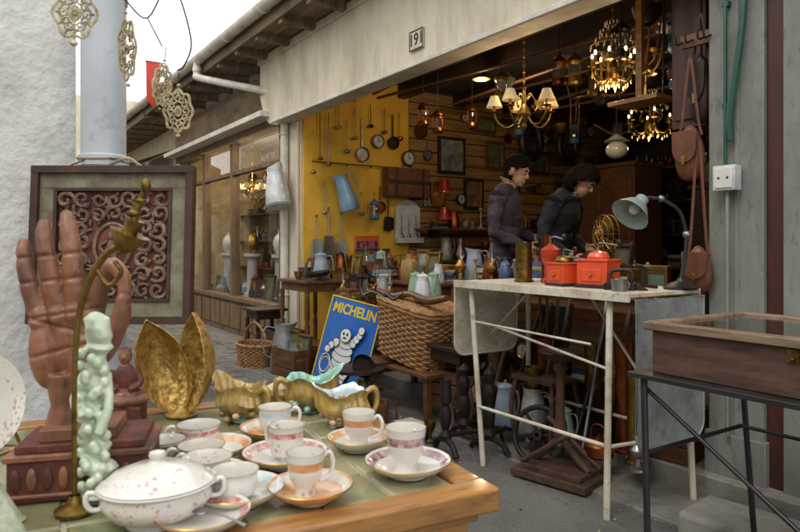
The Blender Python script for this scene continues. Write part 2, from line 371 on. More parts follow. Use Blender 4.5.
g.add([(0,-.09,.3),(0,.09,.3),(0,.085,-.2),(0,0,-.32),(0,-.085,-.2),(.012,-.09,.3),(.012,.09,.3),(.012,.085,-.2),(.012,0,-.32),(.012,-.085,-.2)],[(0,1,2,3,4),(9,8,7,6,5),(0,5,6,1),(1,6,7,2),(2,7,8,3),(3,8,9,4),(4,9,5,0)],redsg); g.tube([(.006,-.1,.305),(.006,.16,.305),(.006,.2,.05)],.01,iron,6); g.fin()
# opposite row
op=empty('opposite_shop_building',F)
g=G('front'); fb(g,-8,.3,-6.4,-6,0,3.3,plaster); fb(g,3.4,26,-5.4,-5,0,3.3,cream)
for k in range(4):
    s=-7+k*2; fb(g,s,s+1.4,-5.99,-5.96,.1,2.3,lw_); fb(g,s+.1,s+1.3,-5.955,-5.95,.6,2.2,darkin)
for k in range(9):
    s=4+k*2.3; fb(g,s,s+1.6,-4.99,-4.96,.1,2.3,[lw_,redbr,greyp][k%3]); fb(g,s+.1,s+1.5,-4.955,-4.95,.6,2.2,[darkin,enw,fabr[8]][k%3]); fb(g,s-.2,s+1.8,-5,-4.3,2.45,2.5,[soff,creamw,redsg][k%3]); fb(g,s+.2,s+1.2,-4.8,-4.4,0,.8,[wood,tabw,woodd][k%3])
fb(g,-8,.3,-6.2,-5.7,3.31,3.4,soff); fb(g,3.4,26,-5.2,-4.6,3.31,3.4,soff); fb(g,8,26,-9,-7,0,8,cream); g.fin(op)
# white wall on the left
g=G('white_plaster_wall',F)
def rough_wall(g,s0,w0,w1,z1,m):
    nx,nz=60,100; vs=[];fs=[]
    for i in range(nx+1):
        for j in range(nz+1):
            w=w0+(w1-w0)*i/nx; z=z1*j/nz
            d=.006*noise.noise(Vector((w*3,z*3,1)))+.003*noise.noise(Vector((w*14,z*14,4)))
            vs.append((-s0+d,w,z))
    for i in range(nx):
        for j in range(nz):
            a=i*(nz+1)+j; fs.append((a,a+1,a+nz+2,a+nz+1))
    g.add(vs,fs,m)
rough_wall(g,.36,-2.63,-4.4,3.2,plaster); fb(g,.38,3.3,-4.4,-2.632,0,3.2,plaster); g.fin(ang=80)
polem=mat('pale_blue_grey_paint','b9c0c6',.45,c2='99a2a8',amt=.6,scale=4,bump=.1,grime=.3)
g=G('drainpipe',WM(-.775,1.7,0)); g.lathe([(.055,0),(.055,3.3)],polem,seg=28)
for z in (.4,1.345,2.6): g.lathe([(.055,0),(.062,.004),(.062,.03),(.055,.034)],polem,(0,0,z),28)
for z in(1.33,1.35,1.372): g.tube([(.062*math.cos(a),.062*math.sin(a),z+.008*math.sin(a)) for a in [k*math.pi/8 for k in range(16)]],.004,ropem,5,closed=True)
g.tube([(.04,-.05,1.35),(.10,-.09,1.36),(.13,-.08,1.34)],.004,ropem,5,sub=3)
g.fin()
# ------------------------------------------------ foreground table
TM=WM(.13,.842,.83,26.8)
g=G('tiled_table',TM)
W=1.1;D=.64;fr=.042
g.b(-W,0,0,fr,-.028,0.003,woodl); g.b(-W,0,D-fr,D,-.028,.003,woodl); g.b(-fr,0,fr+.0005,D-fr-.0005,-.028,.0025,woodl); g.b(-W,-W+fr,fr+.0005,D-fr-.0005,-.028,.0025,woodl)
g.b(-W+fr,-fr,fr,D-fr,-.026,-.003,grout)
nx=11;ny=6;tx=(W-2*fr)/nx;ty=(D-2*fr)/ny
for i in range(nx):
    for j in range(ny):
        x=-W+fr+i*tx;y=fr+j*ty; dz=random.uniform(-.0006,.0006)
        g.b(x+.0022,x+tx-.0022,y+.0022,y+ty-.0022,-.01,-.0005+dz,random.choice(tileg))
g.b(-W+.02,-.02,.02,.034,-.045,-.0285,woodl); g.b(-.034,-.02,.035,D-.035,-.045,-.0285,woodl)
g.b(-W+.03,-.03,.03,.048,-.1,-.046,woodl); g.b(-W+.03,-.03,D-.048,D-.03,-.1,-.029,woodl); g.b(-.048,-.03,.05,D-.05,-.1,-.046,woodl)
for x in(-W+.06,-.06):
    for y in(.06,D-.06): g.lathe([(.028,-.1),(.028,-.18),(.02,-.2),(.026,-.24),(.018,-.7),(.022,-.83)],woodl,(x,y,0),14); g.b(x-.025,x+.025,y-.025,y+.025,-.17,-.05,woodl)
g.fin(bev=.0035)
zt=.8315
K=.966
def saucer(x,y,r,m,rim=None,name='saucer'):
    g=G(name,WM(x*K,y*K,zt,random.uniform(0,360))@Sc(.965,.965,.965))
    rim=rim or m
    pr=[(.001,.004),(r*.38,.004),(r*.42,.0),(r*.48,.0),(r*.5,.004),(r*.8,.01),(r*.98,.019),(r,.021),(r*.985,.022),(r*.93,.0195),(r*.76,.012),(r*.5,.0075),(r*.42,.0068),(r*.001,.0068)]
    g.lathe(pr,lambda i:(gold if i==7 else (rim if i in(9,) else m)),seg=44); g.fin(ang=50)
def cup(x,y,z,h,r,m,band=None,ha=0,name='china_cup',shape=0):
    g=G(name,WM(x*K,y*K,z,ha)@Sc(.965,.965,.965)); band=band or m
    if shape==0: pr=[(r*.5,0),(r*.55,.0),(r*.5,.006),(r*.62,.014),(r*.82,h*.4),(r*.9,h*.62),(r*.95,h*.82),(r*.99,h*.96),(r,h),(r*.96,h),(r*.9,h*.8),(r*.8,h*.42),(r*.5,h*.14),(.0001,h*.12)]
    else: pr=[(r*.45,0),(r*.5,.0),(r*.45,.006),(r*.85,h*.18),(r*.98,h*.4),(r*.97,h*.68),(r*.96,h*.84),(r*.99,h*.96),(r*1.04,h),(r,h),(r*.92,h*.8),(r*.93,h*.42),(r*.5,h*.14),(.0001,h*.12)]
    g.lathe(pr,lambda i:(band if i==5 else (gold if i in(8,) else m)),seg=36)
    hp=[(r*.88,0,h*.78),(r*1.25,0,h*.92),(r*1.5,0,h*.72),(r*1.4,0,h*.42),(r*.98,0,h*.28),(r*.75,0,h*.26)]
    g.tube(hp,[.0028,.0032,.0032,.003,.0028,.0028],m,8,sub=5)
    g.fin(ang=50)
saucer(.011,.929,.062,china,purp); cup(.008,.93,.838,.06,.03,china,purp,60)
saucer(-.067,1.04,.05,china,orch); cup(-.066,1.042,.838,.053,.027,china,orch,-20)
saucer(-.115,.835,.055,orch,china); cup(-.122,.838,.838,.054,.025,chinaf,orch,25)
saucer(-.171,.967,.063,china,redch); cup(-.170,.972,.838,.052,.026,chinaf,redch,150,shape=1)
saucer(-.215,1.10,.056,orch,china); cup(-.213,1.108,.838,.045,.028,china,bluech,10,shape=1)
cup(-.325,1.05,zt,.038,.034,chinaf,redch,190,shape=1)
saucer(-.285,1.0,.056,china,orch); cup(-.292,.955,zt,.034,.033,china,bluech,200,shape=1)
saucer(-.205,.825,.058,china,bluech); saucer(-.262,.88,.056,china,chinaf); cup(-.262,.882,.838,.034,.033,chinaf,purp,160,shape=1)
cup(-.36,.995,zt,.03,.03,china,gold,90,shape=1); cup(-.21,.825,.838,.036,.03,china,chinaf,170,shape=1)
saucer(-.228,.752,.055,china,redch)
g=G('teaspoon',WM(-.222,.722,zt+.021,-35)); g.sph((0,0,0),(.012,.008,.0022),steel,14,8); g.tube([(.01,0,.001),(.04,0,.004),(.075,0,.002)],[.0018,.0015,.0028],steel,8,sub=3,flat=.5); g.fin()
def shellpot(x,y,rz,s=1,inner=teal):
    g=G('majolica_shell_pitcher',WM(x,y,zt,rz)@Sc(s,s,s))
    def df(v):
        a=math.atan2(v.y,v.x); k=1+.1*abs(math.cos(7*a))+.05*noise.noise(v*50)
        sp=max(0,math.cos(a))**4; z=v.z/.055
        return Vector((v.x*k*1.1+sp*.018*z*z,v.y*k,v.z+sp*.014*z*z+.008*z*math.cos(3*a)*.6+.005*noise.noise(v*60)))
    pr=[(.018,0),(.022,0),(.016,.006),(.03,.016),(.036,.025),(.04,.032),(.038,.039),(.036,.045),(.034,.055),(.038,.062),(.034,.061),(.03,.05),(.034,.03),(.02,.012),(.0001,.01)]
    g.lathe(pr,lambda i: inner if i>=9 else (teal if i==1 else olive),seg=80,df=df)
    g.tube([(-.035,0,.05),(-.055,0,.062),(-.063,0,.045),(-.055,0,.02),(-.03,0,.018)],[.005,.006,.005,.005,.004],olive,8,sub=4)
    for k in range(22):
        a=random.uniform(0,6.28); g.sph((.038*math.cos(a),.035*math.sin(a),random.uniform(.008,.048)),(random.uniform(.004,.009),.007,.006),random.choice([olive,olive,oldbr,teal,orch,fabr[6]]),8,6,Rz(math.degrees(a)))
    g.fin(ang=60)
shellpot(-.285,1.17,150,1.0,olive); shellpot(-.172,1.235,20,1.02); shellpot(-.098,1.14,200,.97,bluech)
vl=G('lidded_majolica_box',WM(-.235,1.25,zt)); vl.lathe([(.02,0),(.03,.01),(.032,.03),(.033,.032),(.028,.042),(.01,.05),(.006,.058),(.0001,.06)],olive,seg=24); vl.fin()
# tureen
g=G('floral_tureen',WM(-.277,.742,zt,20)@Sc(.74,.74,.64))
def oval(v): return Vector((v.x*1.12,v.y*.98,v.z))
g.lathe([(.035,0),(.04,0),(.036,.008),(.06,.02),(.074,.045),(.07,.062),(.078,.07),(.074,.072),(.066,.06),(.06,.03),(.0001,.015)],lambda i: chinaf if i in(3,4) else china,seg=44,df=oval)
g.lathe([(.076,.0735),(.07,.078),(.058,.092),(.036,.102),(.014,.106),(.008,.112),(.012,.12),(.01,.126),(.0001,.129)],lambda i: chinaf if i in(1,2) else china,seg=44,df=oval)
for sg in(-1,1): g.tube([(sg*.078,0,.058),(sg*.096,0,.066),(sg*.1,0,.05),(sg*.092,0,.036),(sg*.076,0,.036)],.0045,china,8,sub=4)
g.fin(ang=50)
clothm=mat('green_lace_cloth','9ba88c',.9,c2='cfd2bd',amt=1,scale=60,bump=.8,bs=190,grime=.4)
g=G('lace_cloth',WM(-.485,.655,zt,15))
vs=[];fs=[];n=72
for i in range(n+1):
    for j in range(n+1):
        a=2*math.pi*i/n; q=j/n
        z=.13 if q<.4 else .13-(q-.4)/.6*.128
        k=max(0,(q-.4)/.6)
        rr=.045*q/.4 if q<.4 else (.045+.035*k**1.3)*(1+.13*k*math.sin(9*a+k)+.07*k*math.sin(17*a+1)+.03*math.sin(31*a))
        vs.append((rr*math.cos(a)*1.1,rr*math.sin(a)*1.3,max(z-.004*k*(1+math.sin(36*a)),.001)))
for i in range(n):
    for j in range(n): a=i*(n+1)+j; fs.append((a,a+n+1,a+n+2,a+1))
g.add(vs,fs,clothm); g.fin(solid=.001,ang=80)
g=G('decorative_plate',WM(-.62,.98,zt+.075,-10)@Rx(78)); g.lathe([(.001,.0),(.04,.0),(.045,.006),(.072,.014),(.075,.016),(.045,.009),(.001,.003)],lambda i: chinaf if i in(3,4) else china,seg=36); g.T=Rx(-78); g.tube([(-.03,.03,-.07),(-.03,-.02,-.07),(-.03,-.03,-.06)],.003,brass,6); g.tube([(.03,.03,-.07),(.03,-.02,-.07),(.03,-.03,-.06)],.003,brass,6); g.tube([(-.03,.03,-.07),(.03,.03,-.07),(0,.02,.0)],.003,brass,6); g.fin()
# carved wooden hand on its block
base=G('carved_base_block',WM(-.412,.862,zt,14))
base.b(-.082,.082,-.055,.055,.0,.05,redlac); base.b(-.086,.086,-.058,.058,.0505,.058,handw); base.b(-.075,.075,-.05,.05,.0585,.068,redlac); base.b(-.05,.04,-.04,.04,.0685,.084,handw)
base.tube([(-.08,-.056,.008),(.08,-.056,.008)],.003,handw,6)
for k in range(9): base.sph((-.072+k*.018,-.055,.028),(.0065,.004,.015),handw if k%2 else redlac,10,6)
base.fin(bev=.003)
hm=WM(-.438,.862,.908,6)
g=G('carved_wooden_hand',hm)
g.tube([(.004,0,.0),(.004,0,.03),(.002,.002,.07)],[.036,.027,.033],handw,20,sub=4,flat=.8)
g.sph((-.002,.004,.115),(.046,.017,.06),handw,24,16); g.sph((.024,-.008,.098),(.02,.021,.042),handw,18,12,Ry(18)); g.sph((-.03,-.004,.095),(.019,.018,.045),handw,18,12,Ry(-6))
for k,xx in enumerate((-.036,-.014,.008,.029)): g.sph((xx,-.003,.15-.004*abs(k-2)),(.0145,.015,.02),handw,14,10)
def fing(pts,r0):
    n=len(pts); rs=[r0*(1.04-.085*i) for i in range(n)]; rs[-1]=r0*.62
    g.tube(pts,rs,handw,14,sub=5,flat=.92); g.sph(pts[-1],(rs[-1]*1.02,)*3,handw,12,8)
fing([(-.037,0,.14),(-.047,-.003,.176),(-.054,-.002,.206),(-.059,.003,.230),(-.061,.008,.241)],.0125)
fing([(-.015,0,.15),(-.022,-.004,.195),(-.029,-.003,.23),(-.034,.003,.255),(-.036,.008,.266)],.0138)
fing([(.008,0,.15),(.007,-.004,.198),(.003,-.003,.238),(-.003,.003,.265),(-.006,.008,.277)],.0142)
fing([(.03,0,.145),(.04,-.006,.185),(.056,-.014,.212),(.074,-.022,.2),(.079,-.028,.18)],.0135)
fing([(.018,-.008,.07),(.048,-.02,.098),(.066,-.027,.125),(.076,-.03,.152),(.078,-.031,.168)],.0155)
def crease(c):
    if c.y<.004:
        for z0,sl,x0,x1 in ((.150,.15,-.05,.05),(.130,-.3,-.05,.03),(.104,.25,-.05,.05),(.195,.1,-.07,.02),(.228,.1,-.07,.02)):
            if x0<c.x<x1:
                t=(c.z-z0-sl*c.x); c.y+=.0028*math.exp(-(t/.0025)**2)
    return c+noise.noise_vector(c*90)*.0007
g.fin(voxel=.002,sm=3,post=crease)
# jade figurine
g=G('jade_figurine',WM(-.372,.795,zt)@Sc(1.15,1.15,1)); g.mats=[jade,woodd]
g.lathe([(.0001,0),(.02,0),(.021,.008),(.014,.012),(.0001,.013)],woodd,seg=20)
def jd(v): return Vector((v.x*(1+.18*math.sin(v.z*170)),v.y*.8,v.z))+Vector((.004*math.sin(v.z*40),0,0))+noise.noise_vector(v*70)*.003
g.lathe([(.0001,.01),(.013,.012)]+[(.014+.003*math.sin(k*1.3)-.00012*k,.012+k*.0052) for k in range(1,34)]+[(.014,.19),(.01,.196),(.015,.205),(.016,.215),(.012,.226),(.006,.232),(.0001,.235)],jade,seg=32,df=jd)
for k in range(34): g.sph((.0145*math.cos(k*2.4)*.95,-.003-.011*abs(math.sin(k*2.4)),.02+k*.005),(.0055,.005,.007),jade,10,6)
g.tube([(-.012,0,.16),(-.018,-.01,.13),(-.008,-.016,.11)],.005,jade,8,sub=3); g.tube([(.012,0,.16),(.018,-.01,.12),(.01,-.016,.09)],.005,jade,8,sub=3)
g.fin(voxel=.0014,sm=2,paint=lambda c:1 if c.z<.0105 else 0)
# brass swan-neck candle arm
g=G('brass_candle_arm',WM(0,0,0))
y=.77
P=[(-.385,y,.832),(-.386,y,.95),(-.384,y,1.03),(-.374,y,1.09),(-.35,y,1.135),(-.322,y,1.155),(-.312,y,1.19),(-.303,y,1.21)]
g.tube(P,[.003,.003,.0035,.004,.0045,.005,.0045,.004],oldbr,10,sub=5)
g.lathe([(.022,0),(.023,.004),(.01,.01),(.006,.02)],oldbr,(-.385,y,.8315),20)
g.lathe([(.004,-.02),(.012,-.014),(.021,.002),(.023,.005),(.018,.004),(.01,.0),(.008,.008),(.011,.018),(.011,.022),(.004,.02)],oldbr,(-.322,y,1.157),20,Ry(22))
g.sph((-.301,y,1.218),(.006,.006,.009),oldbr,12,8); g.sph((-.315,y,1.185),(.0075,.0075,.006),oldbr,12,8); g.sph((-.307,y,1.2),(.0065,.0065,.004),oldbr,12,8)
g.tube([(-.36,y,1.12),(-.345,y,1.10),(-.33,y,1.115),(-.338,y,1.128)],.003,oldbr,8,sub=4)
g.fin()
# embossed brass leaves
def leafsurf(g,M,H,Wd,cup_,m):
    old=g.T; g.T=old@M; vs=[];fs=[];nu,nv=60,36
    for i in range(nu+1):
        u=i/nu
        w=Wd*max(.02,(math.sin(math.pi*min(.999,u**.8)))**.62) if u<.62 else Wd*(math.sin(math.pi*.62**.8)**.62)*(1-((u-.62)/.38)**1.7)
        w=max(w,.0008)
        for j in range(nv+1):
            v=-1+2*j/nv
            e=.0010*math.sin(u*60+abs(v)*14)*math.cos(v*20)+.0016*noise.noise(Vector((u*18,v*8,0)))
            vs.append((w*v*math.cos(v*.5),cup_*(1-v*v)*math.sin(math.pi*(u*.9+.05))+e-.015*u*u,H*u))
    for i in range(nu):
        for j in range(nv): a=i*(nv+1)+j; fs.append((a,a+1,a+nv+2,a+nv+1))
    g.add(vs,fs,m); g.T=old
embr=mat('embossed_brass','d2b066',.5,.8,c2='7a6230',amt=.9,scale=70,bump=1,bs=130,bd=.003)
g=G('brass_leaf_ornament',WM(-.403,1.2,zt,0))
leafsurf(g,T((-.008,.0,.008))@Rz(14)@Ry(-17),.18,.052,.045,embr)
leafsurf(g,T((.01,-.004,.008))@Rz(-40)@Ry(13),.192,.05,.045,embr)
g.lathe([(.028,0),(.03,.004),(.014,.01),(.008,.016),(.014,.03)],embr,seg=20)
g.fin(solid=.0016,ang=70)
g=G('seated_statuette',WM(-.49,1.16,zt,10))
g.mats=[redlac,handw]
g.b(-.032,.032,-.025,.025,0,.03,redlac); g.sph((0,0,.045),(.032,.024,.018),handw); g.sph((0,0,.075),(.02,.015,.03),redlac); g.sph((0,-.002,.118),(.012,.012,.016),handw); g.sph((0,-.013,.116),(.003,.004,.004),handw,8,6); g.lathe([(.012,0),(.01,.01),(.003,.02)],redlac,(0,0,.128),12)
for sg in(-1,1):
    g.tube([(sg*.018,0,.092),(sg*.027,-.008,.07),(sg*.01,-.02,.06)],[.007,.006,.005],redlac,8,sub=3); g.tube([(sg*.01,0,.04),(sg*.035,-.012,.042),(-sg*.005,-.026,.038)],[.011,.01,.007],handw,8,sub=3)
g.fin(voxel=.0016,sm=2,paint=lambda c: 0 if c.z<.035 or c.z>.13 or .055<c.z<.1 else 1)
# ------------------------------------------------ carved panel in frame
g=G('carved_panel_frame',WM(-.711,1.62,1.145,0)@Rx(-4))
w,h=.2,.195
def framebars(g,w,h,t,d,m,y0=0):
    g.b(-w,w,y0-d,y0,h-t,h,m); g.b(-w,w,y0-d,y0,-h,-h+t,m); g.b(-w,-w+t,y0-d+.001,y0,-h+t,h-t,m); g.b(w-t,w,y0-d+.001,y0,-h+t,h-t,m)
frw=mat('worn_frame_wood','4a2f24',.5,c2='22140e',amt=.9,scale=12,bump=.3,grime=.4)
framebars(g,w,h,.018,.03,frw); framebars(g,w-.018,h-.018,.036,.018,framg); framebars(g,w-.054,h-.054,.008,.022,frw)
g.b(-w+.02,w-.02,-.006,-.002,-h+.02,h-.02,mat('panel_ground','7a4034',.7,c2='40241c',amt=1,scale=14,bump=.4))
iw,ih=w-.064,h-.064
carv=mat('carved_brown_wood','7c6250',.55,c2='332218',amt=.9,scale=30,bump=.6,grime=.5)
random.seed(5)
for a in range(7):
    for b_ in range(7):
        x=-iw+.02+a*(2*iw-.04)/6+random.uniform(-.004,.004); z=-ih+.02+b_*(2*ih-.04)/6+random.uniform(-.004,.004)
        if abs(x)<.045 and -.06<z<.055: continue
        r0=random.uniform(.019,.024); ph=random.uniform(0,6.28); sg=random.choice((-1,1)); rr0=random.uniform(.0048,.007)
        pts=[(x+r0*(1-k/15)*math.cos(ph+sg*k*.6),-.011-.004*abs(math.sin(k)),z+r0*(1-k/15)*math.sin(ph+sg*k*.6)) for k in range(13)]
        g.tube(pts,[rr0*(.5+.5*math.sin(math.pi*(k+2)/15)) for k in range(13)],carv,7)
        for q in range(4): g.sph((x+random.uniform(-.02,.02),-.01,z+random.uniform(-.02,.02)),(random.uniform(.007,.013),.006,.0045),carv,8,6,Ry(random.uniform(0,180)))
g.sph((0,-.008,-.005),(.043,.007,.055),redlac,20,12); g.tube([(.045*math.cos(a),-.012,-.005+.057*math.sin(a)) for a in [k*math.pi/12 for k in range(24)]],.005,carv,6,closed=True)
g.sph((0,-.016,.022),(.01,.006,.012),carv); g.sph((0,-.015,-.012),(.016,.007,.026),carv); 
for sg in(-1,1): g.tube([(sg*.01,-.018,.008),(sg*.028,-.018,-.004),(sg*.018,-.018,-.02)],.004,carv,6,sub=3); g.tube([(sg*.006,-.016,-.03),(sg*.02,-.016,-.05)],.005,carv,6)
g.tube([(-.12,-.01,h),(-.066,.02,h+.035),(-.064,.05,h+.05)],.0018,iron,5); g.tube([(.06,-.01,h),(-.05,.02,h+.035),(-.064,.05,h+.05)],.0018,iron,5)
g.fin(bev=.0015)
# ------------------------------------------------ hanging pierced brass plates on a wire
def filigree(x,y,z,w,h,m,rz=0,seed=0):
    g=G('pierced_brass_plate',WM(x,y,z,rz)@Ry((seed*37)%14-7))
    n=40; out=[]; lob=(8,6,7,10)[seed%4]
    for k in range(n):
        a=2*math.pi*k/n; rr=1+.09*math.cos(lob*a)+.05*math.cos(2*a)
        out.append((w*rr*math.cos(a),0,h*rr*math.sin(a)))
    g.tube(out,.0035,m,6,closed=True,flat=.5)
    g.tube([(p[0]*.72,0,p[2]*.72) for p in out],.0022,m,6,closed=True)
    for k in range(12):
        a=2*math.pi*k/12; cx,cz=.55*w*math.cos(a),.55*h*math.sin(a); r0=.28*w
        g.tube([(cx+r0*(1-i/10)*math.cos(a+i*.8),0,cz+r0*(1-i/10)*math.sin(a+i*.8)) for i in range(9)],.0024,m,5)
        g.tube([(.72*w*math.cos(a),0,.72*h*math.sin(a)),(.98*w*math.cos(a),0,.98*h*math.sin(a))],.0028,m,5)
    g.lathe([(.0001,-.002),(w*.3,-.002),(w*.3,.002),(.0001,.002)],m,seg=16,M=Rx(90)@Sc(1,1.5,1))
    g.lathe([(w*.14,-.0035),(w*.14,.0035)],blackm,seg=10,M=Rx(90))
    g.sph((0,0,h*1.22),(w*.18,.003,w*.18),m,10,6); g.sph((0,0,-h*1.18),(w*.22,.003,w*.16),m,10,6)
    g.tube([(0,0,h*1.2),(0,0,h*1.2+.03)],.001,iron,4)
    g.fin()
pal=mat('pale_gilt_metal','b8aa88',.5,.5,c2='6f6142',amt=.9,scale=40,bump=.3,grime=.4)
filigree(-.70,1.4,1.645,.04,.055,pal,10,1); filigree(-.592,1.41,1.57,.026,.066,pal,-30,2); filigree(-.52,1.42,1.495,.018,.045,pal,40,3); filigree(-.488,1.43,1.44,.028,.046,pal,5,4)
g=G('wire_hanger',WM(0,0,0))
g.tube([(-.83,1.72,1.9),(-.76,1.5,1.88),(-.70,1.4,1.74),(-.66,1.4,1.72),(-.6,1.41,1.68),(-.55,1.415,1.64),(-.5,1.42,1.72),(-.46,1.43,1.6),(-.475,1.43,1.54),(-.49,1.43,1.53)],.0018,iron,5,sub=6)
g.tube([(-.592,1.41,1.69),(-.592,1.41,1.66)],.0015,iron,5); g.tube([(-.55,1.415,1.64),(-.52,1.42,1.58)],.0015,iron,5)
g.fin()
# ------------------------------------------------ white folding metal table
wt=G('folding_enamel_table',F)
z=.934
fb(wt,.08,1.19,-.67,-.2,z-.004,z+.012,tabw)
fb(wt,.075,1.195,-.685,-.671,z-.022,z+.016,tabw); fb(wt,.075,1.195,-.199,-.185,z-.022,z+.016,tabw)
def panel_s(g,s,w0,w1,z0,z1,r,t,m):
    pts=[(w0,z1),(w1,z1)]
    for k in range(7): a=R(-90*k/6); pts.append((w1-r+r*math.cos(a),z0+r+r*math.sin(a)))
    for k in range(7): a=R(-90-90*k/6); pts.append((w0+r+r*math.cos(a),z0+r+r*math.sin(a)))
    old=g.T; g.T=old@T((-s,0,0))@Rz(90); g.prism([(p[0],p[1]) for p in pts],-t/2,t/2,m)
    rim=[(p[0],0,p[1]) for p in pts]; g.tube(rim,.007,m,6,closed=True); g.T=old
panel_s(wt,.055,-.66,-.2,z-.62,z-.012,.07,.006,zinc)
panel_s(wt,1.215,-.66,-.2,z-.4,z-.012,.07,.006,tabw)
def pipe(g,a,b_,r,m): g.tube([(-a[0],a[1],a[2]),(-b_[0],b_[1],b_[2])],r,m,8)
legs=[((.2,-.64,z-.02),(.2,-.66,0.0)),((1.1,-.64,z-.02),(.98,-.66,.0)),((.14,-.22,z-.02),(.1,-.2,.01)),((1.1,-.22,z-.02),(1.12,-.2,.01))]
for a,b_ in legs: pipe(wt,a,b_,.0145,tabw)
pipe(wt,(.2,-.65,.3),(1.02,-.66,.3),.009,tabw); pipe(wt,(.12,-.21,.3),(1.11,-.21,.3),.009,tabw); pipe(wt,(.2,-.65,.3),(.12,-.21,.3),.009,tabw)
pipe(wt,(.3,-.64,z-.22),(1.07,-.64,z-.2),.006,tabw); pipe(wt,(.2,-.64,.62),(1.2,-.5,.72),.007,tabw); pipe(wt,(.06,-.43,.4),(.5,-.43,z-.01),.007,tabw); pipe(wt,(1.2,-.43,.62),(.85,-.43,z-.01),.007,tabw)
wt.fin(bev=.002)
def grinder(M,m,s=1):
    g=G('coffee_grinder',M@Sc(s,s,s))
    g.b(-.085,.085,-.07,.07,.0,.014,woodd); g.b(-.075,.075,-.06,.06,.0145,.12,m); g.b(-.05,.05,-.066,-.0605,.03,.085,m); g.sph((0,-.072,.057),.009,brass,10,6)
    g.b(-.082,.082,-.066,.066,.1205,.13,m); g.lathe([(.05,.13),(.052,.14),(.042,.158),(.02,.166),(.008,.17)],[m,oldbr][s<1],seg=24)
    g.tube([(0,0,.165),(0,0,.195),(.02,0,.202),(.105,0,.19)],.005,steel,8,sub=3); g.lathe([(.006,0),(.012,.01),(.012,.022),(.004,.032)],woodd,(.105,0,.188),12)
    g.fin(bev=.006)
zt2=.947
grinder(FM(.4,-.47,zt2,10),orm); grinder(FM(.58,-.5,zt2,-12),orm,.85)
g=G('wall_coffee_mill',FM(.74,-.42,zt2)); g.lathe([(.045,0),(.045,.02),(.03,.03),(.035,.09),(.05,.12),(.052,.17),(.02,.19),(.01,.2)],redm,seg=20); g.tube([(0,0,.19),(0,0,.23),(.03,0,.235),(.09,0,.22)],.005,steel,8); g.sph((.09,0,.235),.014,woodd,10,8); g.fin()
g=G('brass_shell_case',FM(.9,-.45,zt2)); g.lathe([(.05,0),(.05,.01),(.044,.015),(.042,.2),(.044,.205),(.04,.205),(.039,.02)],oldbr,seg=24); g.fin()
g=G('brass_shell_case',FM(.82,-.36,zt2)); g.lathe([(.035,0),(.035,.01),(.03,.015),(.029,.24),(.031,.245),(.027,.245),(.026,.02)],copper,seg=24); g.fin()
g=G('sad_iron',FM(.25,-.5,zt2,30)); g.prism([(-.07,0),(.06,0),(.06,.03),(-.07,.03)],-.035,.035,iron); g.prism([(.06,0),(.11,0),(.06,.03)],-.02,.02,iron); g.tube([(-.04,0,.03),(-.04,0,.08),(.04,0,.08),(.04,0,.03)],.009,woodd,8,sub=3); g.fin(bev=.004)
g=G('tin_cup',FM(.2,-.58,zt2)); g.lathe([(.03,0),(.035,.05),(.033,.05),(.028,.003),(.001,.002)],steel,seg=18); g.tube([(.033,0,.042),(.05,0,.035),(.045,0,.015),(.031,0,.01)],.003,steel,6,sub=3); g.fin()
g=G('carpentry_clamp',FM(.3,-.33,zt2,-20)); g.tube([(-.15,0,.012),(.15,0,.012)],.008,iron,8); g.tube([(-.15,0,.012),(-.15,0,.1),(-.1,0,.1)],.01,iron,8); g.tube([(.05,0,.012),(.05,0,.1),(0,0,.1)],.01,iron,8); g.tube([(.09,0,.1),(-.02,0,.1)],.005,steel,8); g.fin()
lampm=mat('grey_green_lamp','8f9e97',.4,c2='5f6e69',amt=.6,scale=10,coat=.2,grime=.4)
g=G('desk_lamp',WM(0,0,0))
g.lathe([(.001,0),(.07,0),(.075,.01),(.05,.025),(.02,.035),(.012,.05)],blackm,(1.235,2.86,zt2),24)
g.tube([(1.235,2.86,.99),(1.255,2.86,1.08),(1.262,2.86,1.185)],.009,blackm,8); g.sph((1.262,2.86,1.187),.018,steel,12,8)
g.tube([(1.262,2.86,1.187),(1.23,2.86,1.29),(1.15,2.86,1.345)],.008,blackm,8,sub=3); g.sph((1.15,2.86,1.345),.016,steel,12,8)
g.tube([(1.15,2.86,1.345),(1.09,2.86,1.35),(1.06,2.86,1.335)],.008,blackm,8)
A=T((1.06,2.86,1.335))@Ry(-135)@Rx(22)
g.lathe([(.012,-.02),(.028,-.015),(.03,.02),(.05,.035),(.083,.09),(.085,.094),(.08,.09),(.046,.038),(.02,.025)],lampm,seg=30,M=A)
g.T=A; g.sph((0,0,.05),(.025,.025,.032),china,14,10); g.T=Matrix()
g.fin()
def fan(M):
    g=G('brass_desk_fan',M)
    g.lathe([(.07,0),(.075,.01),(.03,.03),(.014,.04),(.012,.12)],iron,seg=24); g.sph((0,.05,.17),(.035,.05,.035),iron)
    for r_,y_ in((.11,0),(.11,.035),(.075,-.012),(.035,-.018)): g.tube([(r_*math.cos(a),y_,.17+r_*math.sin(a)) for a in [k*math.pi/14 for k in range(28)]],.0034,brass,6,closed=True)
    for k in range(14):
        a=k*math.pi/7; g.tube([(.02*math.cos(a),-.019,.17+.02*math.sin(a)),(.075*math.cos(a),-.012,.17+.075*math.sin(a)),(.11*math.cos(a),0,.17+.11*math.sin(a)),(.11*math.cos(a),.035,.17+.11*math.sin(a)),(.03*math.cos(a),.05,.17+.03*math.sin(a))],.002,brass,5)
    for k in range(4):
        g.T=T((0,.015,.17))@Ry(k*90+20)@T((0,0,.055))@Rz(28); g.sph((0,0,0),(.04,.002,.048),brass,14,8)
    g.T=Matrix(); g.lathe([(.02,0),(.018,.012),(.001,.016)],brass,(0,-.018,.17),14,Rx(90)); g.fin()
